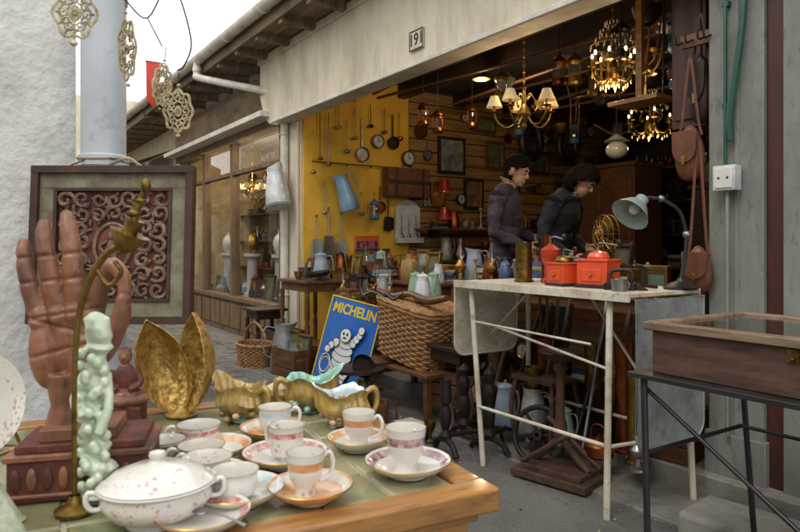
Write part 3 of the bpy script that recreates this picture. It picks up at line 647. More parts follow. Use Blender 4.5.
# ------------------------------------------------ generic goods
def pitcher(M,h,r,m,name='enamel_pitcher',lid=False):
    g=G(name,M)
    def df(v):
        a=math.atan2(v.y,v.x); t=max(0,(v.z/h-.75)/.25); sp=max(0,math.cos(a+math.pi))**6
        return Vector((v.x-sp*t*r*.45,v.y,v.z+sp*t*h*.05))
    g.lathe([(.0001,0),(r*.95,0),(r,h*.03),(r*.95,h*.3),(r*.72,h*.75),(r*.6,h*.88),(r*.66,h),(r*.63,h),(r*.57,h*.88),(r*.9,h*.3),(r*.85,h*.03),(.0001,h*.03)],m,seg=28,df=df)
    g.tube([(r*.64,0,h*.93),(r*1.3,0,h*.95),(r*1.55,0,h*.7),(r*1.35,0,h*.4),(r*.9,0,h*.3)],r*.08,m,8,sub=4,flat=.6)
    g.tube([(r*1.0*math.cos(a),r*1.0*math.sin(a),h*.03) for a in [k*math.pi/12 for k in range(24)]],r*.02,blackm,5,closed=True)
    if lid: g.lathe([(r*.68,h),(r*.5,h*1.06),(r*.1,h*1.1),(r*.12,h*1.16),(.0001,h*1.17)],m,seg=24)
    return g.fin()
VP=[[(.5,0),(.55,.02),(.9,.25),(1,.45),(.8,.68),(.35,.85),(.4,.97),(.5,1),(.42,.99),(.3,.86)],
    [(.8,0),(.85,.03),(.4,.12),(.3,.3),(.7,.55),(1,.8),(.95,1),(.9,1),(.6,.6)],
    [(.9,0),(1,.05),(1,.6),(.9,.72),(.35,.8),(.35,.97),(.42,1),(.3,1)],
    [(.6,0),(1,.15),(1,.5),(.75,.7),(.8,.72),(.5,.85),(.12,.9),(.18,.97),(.001,1)],
    [(1,0),(1,.04),(.25,.1),(.15,.5),(.25,.54),(.15,.6),(.15,.85),(.5,.9),(.5,.94),(.3,.95),(.3,1),(.2,1)]]
VN=['ceramic_vase','goblet_vase','stoneware_bottle','lidded_jar','candlestick']
def vase(M,h,r,m,k):
    g=G(VN[k],M); g.lathe([(.0001,0)]+[(a*r,b_*h) for a,b_ in VP[k]],m,seg=22)
    if k==0: 
        for sg in(-1,1): g.tube([(sg*r*.35,0,h*.9),(sg*r*.8,0,h*.85),(sg*r*.9,0,h*.6)],r*.08,m,6,sub=3)
    g.fin()
pics=[mat('painting_%d'%i,c,.5,c2=c2,amt=1,scale=9,bump=.3) for i,(c,c2) in enumerate([('6d6a4a','2f3a2c'),('8a6a48','3b2a1e'),('9aa09a','4a4f4a'),('5a4030','5a8a58')])]
def framed(M,w,h,fm,pm,name='framed_picture',t=.03):
    g=G(name,M); framebars(g,w/2,h/2,t,.03,fm); g.b(-w/2+t*.8,w/2-t*.8,-.012,-.004,-h/2+t*.8,h/2-t*.8,pm)
    framebars(g,w/2-t,h/2-t,.006,.022,gold); g.fin(bev=.003)
def bric(M,h,metal=False):
    k=random.randrange(11); mt=random.choice([oldbr,brass,copper,steel,iron,zinc]); m=random.choice([oldbr,oldbr,brass,iron,rust,steel,zinc,copper]+([] if metal else fabr))
    if k==0:
        g=G('lidded_tin',M); w=h*random.uniform(.25,.4); g.b(-w,w,-w*.7,w*.7,0,h*.8,m); g.b(-w*1.04,w*1.04,-w*.74,w*.74,h*.805,h*.95,m); g.b(-w*.7,w*.7,-w*.72,-w*.705,h*.15,h*.65,random.choice(fabr)); g.fin(bev=.006)
    elif k==1:
        h*=1.35; g=G('oil_lamp',M); g.lathe([(.0001,0),(h*.18,0),(h*.17,.01),(h*.06,h*.08),(h*.05,h*.2),(h*.14,h*.28),(h*.15,h*.36),(h*.08,h*.44),(h*.05,h*.5)],mt,seg=20); g.lathe([(h*.05,h*.5),(h*.1,h*.6),(h*.06,h*.78),(h*.045,h)],lampgl,seg=18); g.tube([(h*.06,0,h*.47),(h*.12,0,h*.47)],.003,brass,6); g.fin()
    elif k==2:
        g=G('mantel_clock',M); w=h*.36; g.prism([(-w,0),(w,0),(w,h*.6)]+[(w*math.cos(a),h*.6+w*math.sin(a)) for a in [R(20*q) for q in range(1,9)]]+[(-w,h*.6)],-.04,.04,random.choice([wood,woodd,iron])); g.lathe([(.0001,.041),(w*.55,.041),(w*.6,.046),(w*.62,.0405)],lambda i:fabr[6] if i==0 else brass,(0,0,h*.58),24,Rx(90)); g.b(-.002,.002,-.044,-.0425,h*.58,h*.58+w*.4,blackm); g.fin(bev=.003)
    elif k==3:
        g=G('stack_of_books',M); z=0
        for q in range(random.randint(3,6)):
            t=random.uniform(.015,.035); g.T=Rz(random.uniform(-12,12)); g.b(-.09,.09,-.065,.065,z,z+t,random.choice(fabr+[leath])); z+=t+.0005
        g.fin(bev=.002)
    elif k==4:
        r=h*.36; g=G('kettle',M); g.lathe([(.0001,0),(r*.9,0),(r,r*.15),(r*.95,r*.8),(r*.6,r*1.2),(r*.3,r*1.3),(r*.08,r*1.36),(r*.1,r*1.5),(.0001,r*1.55)],mt,seg=22); g.tube([(r*.85,0,r*.4),(r*1.3,0,r*.8),(r*1.5,0,r*1.25)],[r*.16,r*.11,r*.07],mt,8,sub=3); g.tube([(-r*.7,0,r*1.1),(-r*.6,0,r*1.9),(0,0,r*2.2),(r*.6,0,r*1.9),(r*.7,0,r*1.1)],r*.06,mt,6,sub=4); g.fin()
    elif k==5:
        g=G('mortar_and_pestle',M); r=h*.3; g.lathe([(.0001,0),(r*.8,0),(r*.5,r*.2),(r*.8,r*.5),(r,r*1.7),(r*.9,r*1.7),(r*.6,r*.6)],mt,seg=20); g.tube([(0,0,r*.7),(r*.7,0,r*2.4)],[r*.22,r*.13],mt,8); g.sph((r*.72,0,r*2.45),r*.2,mt,8,6); g.fin()
    elif k==6:
        framed(M@T((0,0,h*.55))@Rx(-8),h*.8,h*1.1,random.choice([gold,woodd,wood]),random.choice(pics),t=.018)
    elif k==7:
        g=G('balance_scale',M); g.b(-h*.4,h*.4,-h*.15,h*.15,0,h*.12,woodd); g.tube([(0,0,h*.12),(0,0,h*.8)],h*.03,mt,8); g.tube([(-h*.4,0,h*.74),(0,0,h*.8),(h*.4,0,h*.74)],h*.02,mt,6)
        for sg in(-1,1): g.lathe([(.0001,0),(h*.12,.004),(h*.2,h*.06),(h*.19,h*.06)],mt,(sg*h*.4,0,h*.4),16); g.tube([(sg*h*.4,0,h*.74),(sg*h*.4-h*.18,0,h*.45)],.002,mt,4); g.tube([(sg*h*.4,0,h*.74),(sg*h*.4+h*.18,0,h*.45)],.002,mt,4)
        g.fin()
    elif k==8: pitcher(M,h,h*.32,random.choice([eng,enw,engr,zinc,copper]),lid=random.random()<.5)
    else: vase(M,h,h*random.uniform(.17,.32),m,random.randrange(5))
def clock(M,r,fm):
    g=G('wall_clock',M); g.lathe([(r*.8,.0),(r,.0),(r,.02),(r*.9,.04),(r*.8,.03)],fm,seg=30,M=Rx(90)); g.lathe([(.0001,.02),(r*.82,.02)],enw,seg=30,M=Rx(90))
    g.b(-.003,.003,-.026,-.0225,0,r*.6,blackm); g.b(0,r*.45,-.026,-.0235,-.003,.003,blackm)
    for k in range(12): a=k*math.pi/6; g.box((r*.7*math.sin(a),-.0225,r*.7*math.cos(a)),(r*.04,.002,r*.14),blackm,Ry(math.degrees(a)))
    g.fin()
def ladle(M,l,m,r=.04):
    g=G('ladle',M); g.tube([(0,-.02,0),(0,-.025,-l*.5),(0,-.02,-l)],[.005,.004,.004],m,6); g.tube([(0,-.02,0),(0,-.03,.02),(0,-.01,.03),(0,0,.02)],.003,m,5,sub=3)
    g.sph((0,-.035,-l-r*.4),(r,r*.8,r*.7),m,14,8); g.fin()
def pan(M,r,m,name='frying_pan',l=.22):
    g=G(name,M); g.lathe([(.0001,-.005),(r*.85,-.005),(r,-.035),(r*1.02,-.035),(r*.88,.0),(.0001,.0)],m,seg=28,M=Rx(90)@Sc(1,1,-1)); g.tube([(0,-.01,r*.95),(0,-.012,r+l)],[.009,.007],m,8,flat=.5); g.tube([(.014*math.cos(a),-.012,r+l+.014+.014*math.sin(a)) for a in [k*math.pi/4 for k in range(8)]],.003,m,5,closed=True); g.fin()
def shovel(M,l,m):
    g=G('hearth_shovel',M); g.tube([(0,-.02,0),(0,-.02,-l*.55)],.007,m,8); g.prism([(-.05,-l*.55),(.05,-l*.55),(.06,-l),(0,-l*1.06),(-.06,-l)],-.03,-.022,m); g.b(-.055,-.048,-.05,-.03,-l,-l*.58,m); g.b(.048,.055,-.05,-.03,-l,-l*.58,m); g.lathe([(.012,0),(.014,.02),(.004,.03)],brass,(0,-.02,0),10); g.fin()
def lantern(M,m,hang=.3,glow=None):
    g=G('lantern',M); g.tube([(0,0,.17),(0,0,.17+hang)],.0025,iron,5); g.lathe([(.001,.19),(.02,.17),(.06,.13),(.062,.12)],m,seg=20); g.lathe([(.035,.12),(.045,.07),(.04,.0)],glow or lampgl,seg=20); g.lathe([(.05,.0),(.055,-.03),(.045,-.05),(.001,-.05)],m,seg=20)
    for k in range(4): a=k*math.pi/2; g.tube([(.055*math.cos(a),.055*math.sin(a),.125),(.06*math.cos(a),.06*math.sin(a),.05),(.052*math.cos(a),.052*math.sin(a),-.01)],.003,m,5)
    g.fin()
def bag(M,w,h,strap,m=leath):
    g=G('leather_satchel',M)
    def sag(v): return Vector((v.x*(1-.12*max(0,v.z)),v.y,v.z+.08*math.cos(v.x*3)))
    g.sph((0,0,0),(w*.55,.045,h*.55),m,20,12,df=sag); g.prism([(-w*.48,h*.45),(w*.48,h*.45),(w*.46,h*.1),(w*.4,-h*.04),(w*.2,-h*.14),(0,-h*.16),(-w*.2,-h*.14),(-w*.4,-h*.04),(-w*.46,h*.1)],-.052,-.04,m)
    g.b(-w*.06,w*.06,-.06,-.0525,-h*.2,-h*.04,brass)
    g.tube([(-w*.45,0,h*.35),(-w*.3,0,h*.7),(-.008,0,h*.5+strap),(.008,0,h*.5+strap),(w*.3,0,h*.7),(w*.45,0,h*.35)],.008,m,6,sub=4,flat=.4)
    g.fin(bev=.004)
def wickerbox(M,w,d,h,rows=20,lid=True,name='wicker_hamper',handle=False,round_=False):
    g=G(name,M)
    def per(t,e,z):
        a=2*math.pi*t; c,s_=math.cos(a),math.sin(a); p=2.0 if round_ else 5.0
        q=(abs(c)**p+abs(s_)**p)**(-1/p); k=.88+.12*z/h
        return ((w/2*k+e)*c*q,(d/2*k+e)*s_*q,z)
    n=120
    for r_ in range(rows):
        z=h*(r_+.5)/rows
        g.tube([per(k/n,.006*math.sin(k*math.pi/3+r_*math.pi),z) for k in range(n)],h/rows*.52,wick,5,closed=True)
    for k in range(0,n,3): g.tube([per(k/n,0,0),per(k/n,0,h)],.005,wick,5)
    g.tube([per(k/n,.004,h) for k in range(n)],.014,wick,6,closed=True); g.b(-w/2*.85,w/2*.85,-d/2*.85,d/2*.85,.005,.015,wick)
    if lid:
        for r_ in range(14):
            q=1-r_/14; g.tube([(x*q,y*q,h+.02+.02*(1-q)+.003*math.sin(k*math.pi/3+r_*math.pi)) for k,(x,y,_) in enumerate([per(k/n,.01,h) for k in range(n)])],.01,wick,5,closed=True)
        g.b(-w*.3,w*.3,-d*.3,d*.3,h+.025,h+.033,wick)
    if handle: g.tube([(-w/2,0,h*.8),(-w*.42,0,h*1.5),(0,0,h*2.0),(w*.42,0,h*1.5),(w/2,0,h*.8)],.011,wick,7,sub=5)
    g.fin()
def wtable(M,w,d,h,m,name='wooden_side_table',shelf=True):
    g=G(name,M); g.b(-w/2,w/2,-d/2,d/2,h-.025,h,m)
    g.b(-w/2+.03,w/2-.03,-d/2+.03,d/2-.03,h-.1,h-.026,m)
    for x in(-w/2+.04,w/2-.04):
        for y in(-d/2+.04,d/2-.04): g.lathe([(.02,h-.1),(.022,h*.6),(.014,h*.55),(.022,h*.5),(.016,0)],m,(x,y,0),12)
    if shelf: g.b(-w/2+.04,w/2-.04,-d/2+.04,d/2-.04,h*.25,h*.25+.015,m)
    g.fin(bev=.003)
def crate(M,w,d,h,m=wood):
    g=G('wooden_crate',M); k=3
    for i in range(k):
        z0=h*i/k+.004;z1=h*(i+1)/k-.004
        g.b(-w/2,w/2,-d/2,-d/2+.012,z0,z1,m); g.b(-w/2,w/2,d/2-.012,d/2,z0,z1,m); g.b(-w/2,-w/2+.012,-d/2+.013,d/2-.013,z0,z1,m); g.b(w/2-.012,w/2,-d/2+.013,d/2-.013,z0,z1,m)
    for x in(-1,1):
        for y in(-1,1): g.b(x*(w/2-.03)-.015,x*(w/2-.03)+.015,y*(d/2-.02)-.006,y*(d/2-.02)+.006,0,h,m)
    g.b(-w/2+.012,w/2-.012,-d/2+.012,d/2-.012,0.002,.01,m); g.fin(bev=.002)
def chandelier(M,n,r,top,m,lit=True,shades=True,drops=False):
    g=G('chandelier',M)
    g.tube([(0,0,.18),(0,0,top)],.004,m,6)
    for k in range(int((top-.2)/.05)): g.tube([(.010*math.cos(a),(.010*math.sin(a) if k%2 else 0),.22+k*.05+(0 if k%2 else .010*math.sin(a))) for a in [q*math.pi/4 for q in range(8)]],.002,m,4,closed=True)
    g.lathe([(.001,-.12),(.012,-.11),(.02,-.09),(.012,-.07),(.03,-.04),(.045,-.01),(.03,.03),(.012,.06),(.02,.1),(.01,.14),(.016,.17),(.004,.19)],m,seg=20)
    for k in range(n):
        a=2*math.pi*k/n+.3; c,s_=math.cos(a),math.sin(a)
        g.tube([(c*q*r,s_*q*r,z) for q,z in((.1,.0),(.35,-.075),(.65,-.09),(.92,-.04),(1,.01))],.006,m,8,sub=4)
        g.tube([(c*q*r,s_*q*r,z) for q,z in((.12,.09),(.3,.12),(.5,.06),(.42,.02),(.36,.04))],.0045,m,6,sub=4)
        C=(c*r,s_*r,.01); g.lathe([(.006,0),(.03,.008),(.031,.011),(.01,.012),(.009,.06)],m if not shades else brass,C,14); g.lathe([(.008,.02),(.008,.055)],china,C,10)
        if shades: g.lathe([(.026,.115),(.055,.04),(.054,.04),(.025,.1145)],shade,C,18)
        if lit or not shades: g.sph((C[0],C[1],C[2]+.075),(.009,.009,.018),bulb if lit else china,10,8)
        if drops:
            for q,z in((.35,-.1),(.6,-.115),(.85,-.09),(1,-.03)): g.sph((c*q*r,s_*q*r,z-.012),(.006,.006,.016),crys,6,5)
    if drops:
        for lv in range(4):
            for k in range(14): a=k*2*math.pi/14; q=.05+.03*lv; g.sph((q*math.cos(a),q*math.sin(a),.2-.05*lv+.08),(.005,.005,.014),crys,6,5)
        g.tube([(.14*math.cos(a),.14*math.sin(a),.14) for a in [k*math.pi/10 for k in range(20)]],.004,m,5,closed=True)
    g.fin()
# ------------------------------------------------ shop interior goods
chandelier(WM(.83,4.35,2.02),5,.2,.9,oldbr,True,True)
chandelier(WM(1.36,4.15,2.27),8,.13,.62,brass,True,False,True)
chandelier(WM(2.2,5.7,2.2),6,.2,.7,oldbr,True,False,True)  # back chandelier: its lit bulbs are added to brighten the rear of the shop
for (x,y,z,e) in((1.36,4.15,2.1,9),(.75,6.0,2.6,18),(.83,4.35,2.18,5),(2.2,5.7,2.02,9)):  # pendant and back chandelier entries are added fill for the interior
    l=bpy.data.lights.new('bulb_and_fill_light','POINT'); l.energy=e; l.color=(1,.74,.46); l.shadow_soft_size=.06; o=bpy.data.objects.new('bulb_and_fill_light',l); col.objects.link(o); o.location=(x,y,z)
g=G('added_pendant_lamp',WM(.75,6.0,2.66)); g.tube([(0,0,.08),(0,0,.3)],.004,iron,6); g.lathe([(.02,.1),(.06,.06),(.08,0),(.078,.0),(.057,.058),(.02,.09)],brass,seg=24); g.sph((0,0,.03),(.02,.02,.028),bulb,12,8); g.fin()  # added fixture, carries the fill light that warms the side wall
g=G('globe_pendant_lamp',WM(1.7,5.1,1.88)); g.sph((0,0,0),(.085,.085,.07),china,20,12); g.lathe([(.1,.07),(.06,.09),(.02,.12)],enw,seg=20); g.tube([(0,0,.1),(0,0,1.0)],.005,iron,6); g.tube([(-.18,0,.2),(0,0,.12),(.18,0,.2)],.007,brass,6,sub=4); g.fin()
WL=[(1.96,2.2,.25),(2.3,1.75,.22),(2.65,2.25,.2),(2.9,1.7,.2),(3.4,2.2,.22),(1.75,1.72,.16),(2.45,2.62,.2),(1.33,2.12,.1),(2.1,1.68,.1),(2.72,1.72,.1),(1.5,2.45,.2),(1.6,2.18,.1),(1.25,1.83,.35),(1.55,1.9,.1),(1.78,1.83,.12),(1.78,1.5,.12)]
framed(SW(1.96,2.2),.4,.44,woodd,pics[2]); framed(SW(2.3,1.75),.3,.38,woodd,pics[1]); framed(SW(2.65,2.25),.3,.36,wood,pics[0]); framed(SW(2.9,1.7),.32,.4,woodd,pics[3]); framed(SW(3.4,2.2),.4,.3,gold,pics[0]); framed(SW(1.75,1.72),.2,.3,gold,pics[1]); framed(SW(2.45,2.62),.4,.2,wood,pics[3])
clock(SW(1.33,2.12),.09,wood); clock(SW(2.1,1.68),.07,woodd); clock(SW(.92,2.28),.08,steel); clock(SW(2.72,1.72),.08,wood)
pan(SW(1.5,2.45),.085,copper); pan(SW(.72,2.12),.08,steel,'skimmer',.3); pan(SW(1.12,2.28),.07,iron); pan(SW(.95,1.55),.06,copper,l=.15); pan(SW(1.6,2.18),.06,steel,l=.12)
ladle(SW(.2,2.5),.45,wood,.03); ladle(SW(.3,2.5),.5,steel,.03); ladle(SW(1.2,2.6),.25,brass); ladle(SW(.52,2.45),.3,steel,.035); ladle(SW(1.0,2.62),.22,copper,.03); ladle(SW(.62,2.6),.3,steel,.03); ladle(SW(.12,2.3),.4,brass,.03); ladle(SW(.42,2.65),.25,zinc,.035); ladle(SW(.82,2.65),.2,iron,.03)
random.seed(63)
for w_,z_,L_ in((.25,1.78,.3),(.7,1.68,.2),(1.55,1.9,.3),(1.62,1.85,.25)): ladle(SW(w_,z_),L_,random.choice([iron,steel,oldbr]),.028)
def hung(M,sz):
    k=random.randrange(7)
    if k==0: framed(M,sz*1.6,sz*random.uniform(1.3,2),random.choice([gold,wood,woodd]),random.choice(pics),t=.02)
    elif k==1: clock(M,sz*.6,random.choice([wood,woodd,brass]))
    elif k==2: pan(M,sz*.6,random.choice([copper,iron,steel]),l=sz)
    elif k==3: ladle(M@T((0,0,sz)),sz*1.6,random.choice([brass,steel,wood]),.03)
    elif k==4: lantern(M@T((0,-.09,-.05)),random.choice([iron,brass,copper]),.05)
    elif k==5:
        g=G('brass_wall_plate',M); g.lathe([(.0001,.012),(sz*.5,.012),(sz*.55,.016),(sz*.85,.024),(sz*.87,.02),(sz*.5,.0)],random.choice([brass,copper,oldbr,china]),seg=26,M=Rx(90)); g.fin()
    else:
        g=G('carpenters_saw',M@Ry(random.uniform(-40,40))); g.prism([(-sz,-.02),(sz,-.05),(sz,.05),(-sz,.02)],-.03,-.027,steel); g.tube([(sz,-.028,-.04),(sz+.07,-.028,-.05),(sz+.08,-.028,.04),(sz,-.028,.05)],.012,wood,8,sub=3); g.fin()
n_=0
for k in range(400):
    w_=random.uniform(1.5,4.7); z_=random.uniform(1.55,2.72); r_=random.uniform(.09,.15)
    if any((w_-a)**2+(z_-b)**2<(r_+c)**2 for a,b,c in WL): continue
    WL.append((w_,z_,r_+.02)); hung(SW(w_,z_),r_); n_+=1
    if n_>34: break
PL=[];n_=0
for k in range(300):
    s_=random.uniform(-.15,1.4); z_=random.uniform(1.0,2.65); r_=random.uniform(.1,.16)
    if any((s_-a)**2+(z_-b)**2<(r_+c)**2 for a,b,c in PL): continue
    PL.append((s_,z_,r_+.01)); hung(FM(s_,3.53,z_),r_)
    if len(PL)>24: break
shovel(SW(.3,1.5),.5,steel); shovel(SW(.45,1.45),.5,zinc); shovel(SW(.16,1.42),.42,zinc); shovel(SW(1.05,1.62),.32,iron)
g=G('leather_suitcase',SW(1.25,1.83)); g.b(-.28,.28,-.16,-.03,-.16,.16,leath); g.b(-.285,.285,-.165,-.16,-.02,.02,woodd); g.tube([(-.06,-.1,.16),(-.05,-.1,.2),(.05,-.1,.2),(.06,-.1,.16)],.009,woodd,8); 
for x in(-.18,.18): g.b(x-.015,x+.015,-.168,-.162,-.16,.16,woodd)
g.fin(bev=.012)
g=G('enamel_utensil_rack',SW(1.32,1.35)); g.b(-.17,.17,-.02,0,-.2,.2,enw); g.prism([(-.17,.2),(-.1,.27),(0,.3),(.1,.27),(.17,.2)],-.02,0,enw); g.b(-.17,.17,-.1,-.021,-.2,-.14,enw)
for x in(-.1,0,.1): g.tube([(x,-.04,.12),(x,-.04,-.12)],.006,steel,6); g.sph((x,-.045,-.13),(.03,.02,.035),steel,10,8)
g.fin(bev=.004)
orsg=mat('orange_print','d9642a',.4); blsg=mat('blue_print','1f3f86',.4)
g=G('stock_cube_sign',SW(.78,1.14)); g.b(-.15,.15,-.012,0,-.09,.09,orsg); g.b(-.13,.13,-.014,-.0125,-.075,.03,blsg); o=g.fin(bev=.003); text(o,'KUB',.1,T((0,-.0155,-.02)),orsg,bold=.003)
lb=mat('blue_lamp_paint','3d6d96',.35)
lantern(SW(.82,1.45)@T((0,-.1,0)),lb,.1)
for zz in(1.83,1.5):
    g=G('red_wall_lamp',SW(1.78,zz)); g.lathe([(.085,-.08),(.045,.07),(.001,.075)],redm,(0,-.1,0),18); g.tube([(0,0,-.02),(0,-.05,-.09),(0,-.1,-.06)],.007,brass,6,sub=3); g.sph((0,-.1,-.05),(.02,.02,.025),bulb,10,8); g.fin()
pitcher(SW(.5,1.5)@T((0,-.14,0))@Ry(-18),.38,.1,enb)
pitcher(FM(4.68,-.22,1.52)@Rz(180)@Ry(14),.42,.13,enw)
g=G('iron_hook_rail',SW(.5,2.0)); g.tube([(-.4,-.03,0),(.7,-.03,0)],.006,iron,6)
for x in(-.2,0,.3,.6): g.tube([(x,-.03,0),(x,-.06,-.03),(x,-.08,0)],.004,iron,5,sub=3)
g.fin()
g=G('hanging_cord',FM(4.68,-.22,1.9)); g.tube([(-.1,.0,.0),(-.05,.05,.4),(-.05,.05,.52)],.003,ropem,5,sub=3); g.fin()
for hy,hz in((2.95,2.45),(3.6,2.45)):
    g=G('horse_collar',SW(hy,hz)@T((0,-.35,0))); g.tube([(.15*math.cos(a)*(1-.25*math.sin(a)),0,.24*math.sin(a)) for a in [k*math.pi/9 for k in range(18)]],.05,blackm,10,closed=True); g.tube([(-.1,-.03,.24),(0,-.03,.28),(.1,-.03,.24)],.01,brass,6); g.tube([(0,0,.28),(0,0,.42)],.004,iron,5); g.fin()
random.seed(21)
for (w0,w1,zs) in((.1,1.3,.85),(1.4,3.6,.95),(1.4,3.6,1.32)):
    g=G('wall_shelf',SW((w0+w1)/2,zs)); g.b(-(w1-w0)/2,(w1-w0)/2,-.3,-.02,-.02,0,wood)
    for x in(-.4,.4): g.b(x*(w1-w0)-.01,x*(w1-w0)+.01,-.25,-.02,-.1,-.021,iron)
    g.fin()
    w=w0+.1
    while w<w1-.05:
        bric(SW(w,zs)@T((0,-.16,0)),random.uniform(.12,.26)); w+=random.uniform(.1,.17)
g=G('display_shelving',FM(2.0,4.7,0)); 
for k in range(6): g.b(-2.3,2.5,-.35,.25,.4+k*.42,.425+k*.42,wood)
for x in(-2.3,-1.1,.1,1.3,2.5): g.b(x-.02,x+.02,-.355,.25,.13,2.7,woodd)
g.fin()
for k in range(6):
    s=1.3
    while s<4.2:
        bric(FM(s,4.5,.426+k*.42),random.uniform(.14,.32)); s+=random.uniform(.18,.34)
def cupboard(M,w,d,h,m):
    g=G('wooden_cupboard',M); g.b(-w/2,w/2,-d/2,d/2,0,h,m); g.b(-w/2-.03,w/2+.03,-d/2-.03,d/2+.02,h+.001,h+.05,m)
    for sg in(-1,1):
        c=sg*w/4; g.b(c-w*.22,c+w*.22,-d/2-.02,-d/2-.001,.1,h-.06,m); g.b(c-w*.14,c+w*.14,-d/2-.03,-d/2-.0205,.2,h*.5,m); g.b(c-w*.14,c+w*.14,-d/2-.03,-d/2-.0205,h*.56,h-.15,m); g.sph((c-sg*w*.19,-d/2-.03,h*.5),.014,brass,10,6)
    g.fin(bev=.006)
cupboard(FM(3.5,3.6,.125,0),.9,.5,1.9,wood); cupboard(FM(.5,3.0,.125,-10),1.0,.5,1.1,wood); cupboard(FM(2.0,3.9,.125),1.1,.5,1.6,woodd)
for k in range(7): bric(FM(.1+k*.13,2.95+.02*k,1.305),random.uniform(.2,.35)); bric(FM(1.6+k*.14,3.8,1.78),random.uniform(.2,.4))
g=G('hanging_wall_cabinet',FM(.31,.2,1.72)); g.b(-.09,.09,-.11,.13,0,.72,redbr); g.b(-.07,.07,-.12,-.1105,.04,.68,redbr); g.tube([(0,0,.72),(0,0,1.2)],.006,iron,6); g.fin(bev=.005)
g=G('hanging_wooden_shelf',FM(.72,.28,1.93)); g.b(-.16,.16,-.09,.09,0,.025,woodl); g.b(-.06,-.02,.03,.06,.0255,.9,woodl); g.tube([(-.14,0,.02),(-.14,0,.95)],.005,iron,6); g.tube([(.14,0,.02),(.14,0,.95)],.005,iron,6); g.fin(bev=.003)
vase(FM(.66,.24,1.956),.14,.04,brass,4)
wtable(FM(1.35,.28,.112),1.7,.5,.76,wood,'shop_counter')
wtable(FM(3.2,.35,.112),1.5,.5,.72,wood,'display_table')
fan(FM(.87,.14,1.03,-20)); 
g=G('bobbin_box',FM(.87,.14,.873)); g.b(-.12,.12,-.1,.1,0,.156,wood); g.b(-.1,.1,-.106,-.1005,.03,.13,woodd); g.fin(bev=.004)
random.seed(8)
for s0,s1,w0,w1,z0,n_ in((.58,2.15,.08,.5,.873,50),(2.5,3.9,.15,.55,.833,36)):
    pl=[]
    for k in range(500):
        s=random.uniform(s0,s1); w=random.uniform(w0,w1)
        if abs(s-.87)<.19 and w<.32: continue
        if any((s-a)**2+(w-b)**2<.0095 for a,b in pl): continue
        pl.append((s,w)); bric(FM(s,w,z0,random.uniform(-30,30)),random.uniform(.12,.25))
        if len(pl)>=n_: break
random.seed(4)
for k in range(22):
    s=random.uniform(.3,4.2) if k<12 else random.uniform(.5,2.4); w=random.uniform(.8,3.4) if k<12 else random.uniform(.5,1.8); zz=random.uniform(2.25,2.55)
    if s>1.1 and w<.7: continue
    lantern(FM(s,w,zz),random.choice([iron,brass,copper,oldbr,lb]),2.93-zz-.17)
for k in range(16):
    s=random.uniform(.5,4.0); w=random.uniform(.6,3.0)
    g=G('hanging_basket' ,FM(s,w,2.5+random.uniform(-.1,.12))@Sc(*(3*[random.uniform(.6,1)]))); g.tube([(0,0,.14),(0,0,.6)],.003,iron,5); g.lathe([(.05,-.08),(.1,-.02),(.12,.05),(.115,.05),(.09,-.02),(.001,-.07)],random.choice([wick,copper,iron,zinc,iron,oldbr]),seg=18)
    g.tube([(-.115,0,.05),(0,0,.15),(.115,0,.05)],.004,iron,5,sub=4); g.fin()
for k in range(6):
    g=G('wooden_ceiling_pole',FM(2.2+random.uniform(-.5,.5),.5+k*.45,2.72+random.uniform(-.05,.05),random.uniform(-8,8))); g.tube([(-1.7,0,0),(1.7,0,0)],.016,wood,8); g.fin()
def chair(M,m):
    g=G('bentwood_chair',M); g.lathe([(.0001,.44),(.2,.44),(.2,.465),(.0001,.47)],m,seg=24)
    for sx in(-1,1):
        g.tube([(sx*.14,-.14,.44),(sx*.18,-.18,0)],.013,m,8); g.tube([(sx*.2,.22,0),(sx*.16,.16,.45),(sx*.17,.2,.8),(sx*.1,.23,.9),(0,.24,.93)],.013,m,8,sub=4)
        g.tube([(sx*.1,.17,.45),(sx*.09,.21,.75),(0,.23,.82)],.009,m,8,sub=4)
    g.tube([(.16*math.cos(a),.16*math.sin(a),.22) for a in [k*math.pi/8 for k in range(16)]],.008,m,6,closed=True); g.fin()
chair(FM(1.0,1.0,2.9)@Rx(180)@Rz(30)@Sc(.7,.7,.7),wood); chair(FM(1.9,1.7,2.95)@Rx(170)@Rz(-20)@Sc(.7,.7,.7),woodl); chair(FM(2.9,2.3,2.95)@Rx(190)@Rz(70)@Sc(.7,.7,.7),wood)
bag(FM(.2,-.07,1.56,0),.13,.24,.3); bag(FM(.14,-.1,1.02,10),.12,.2,.45); bag(FM(.19,-.0,1.86,0),.1,.3,.2,woodd)
g=G('coat_hook_rail',FM(.2,-.05,2.1)); g.b(-.06,.12,.0,.02,-.03,.03,wood)
for x in(-.05,.0,.06,.09): g.tube([(x,0,0),(x,-.05,-.02),(x,-.06,.02)],.005,iron,6,sub=3)
g.fin()
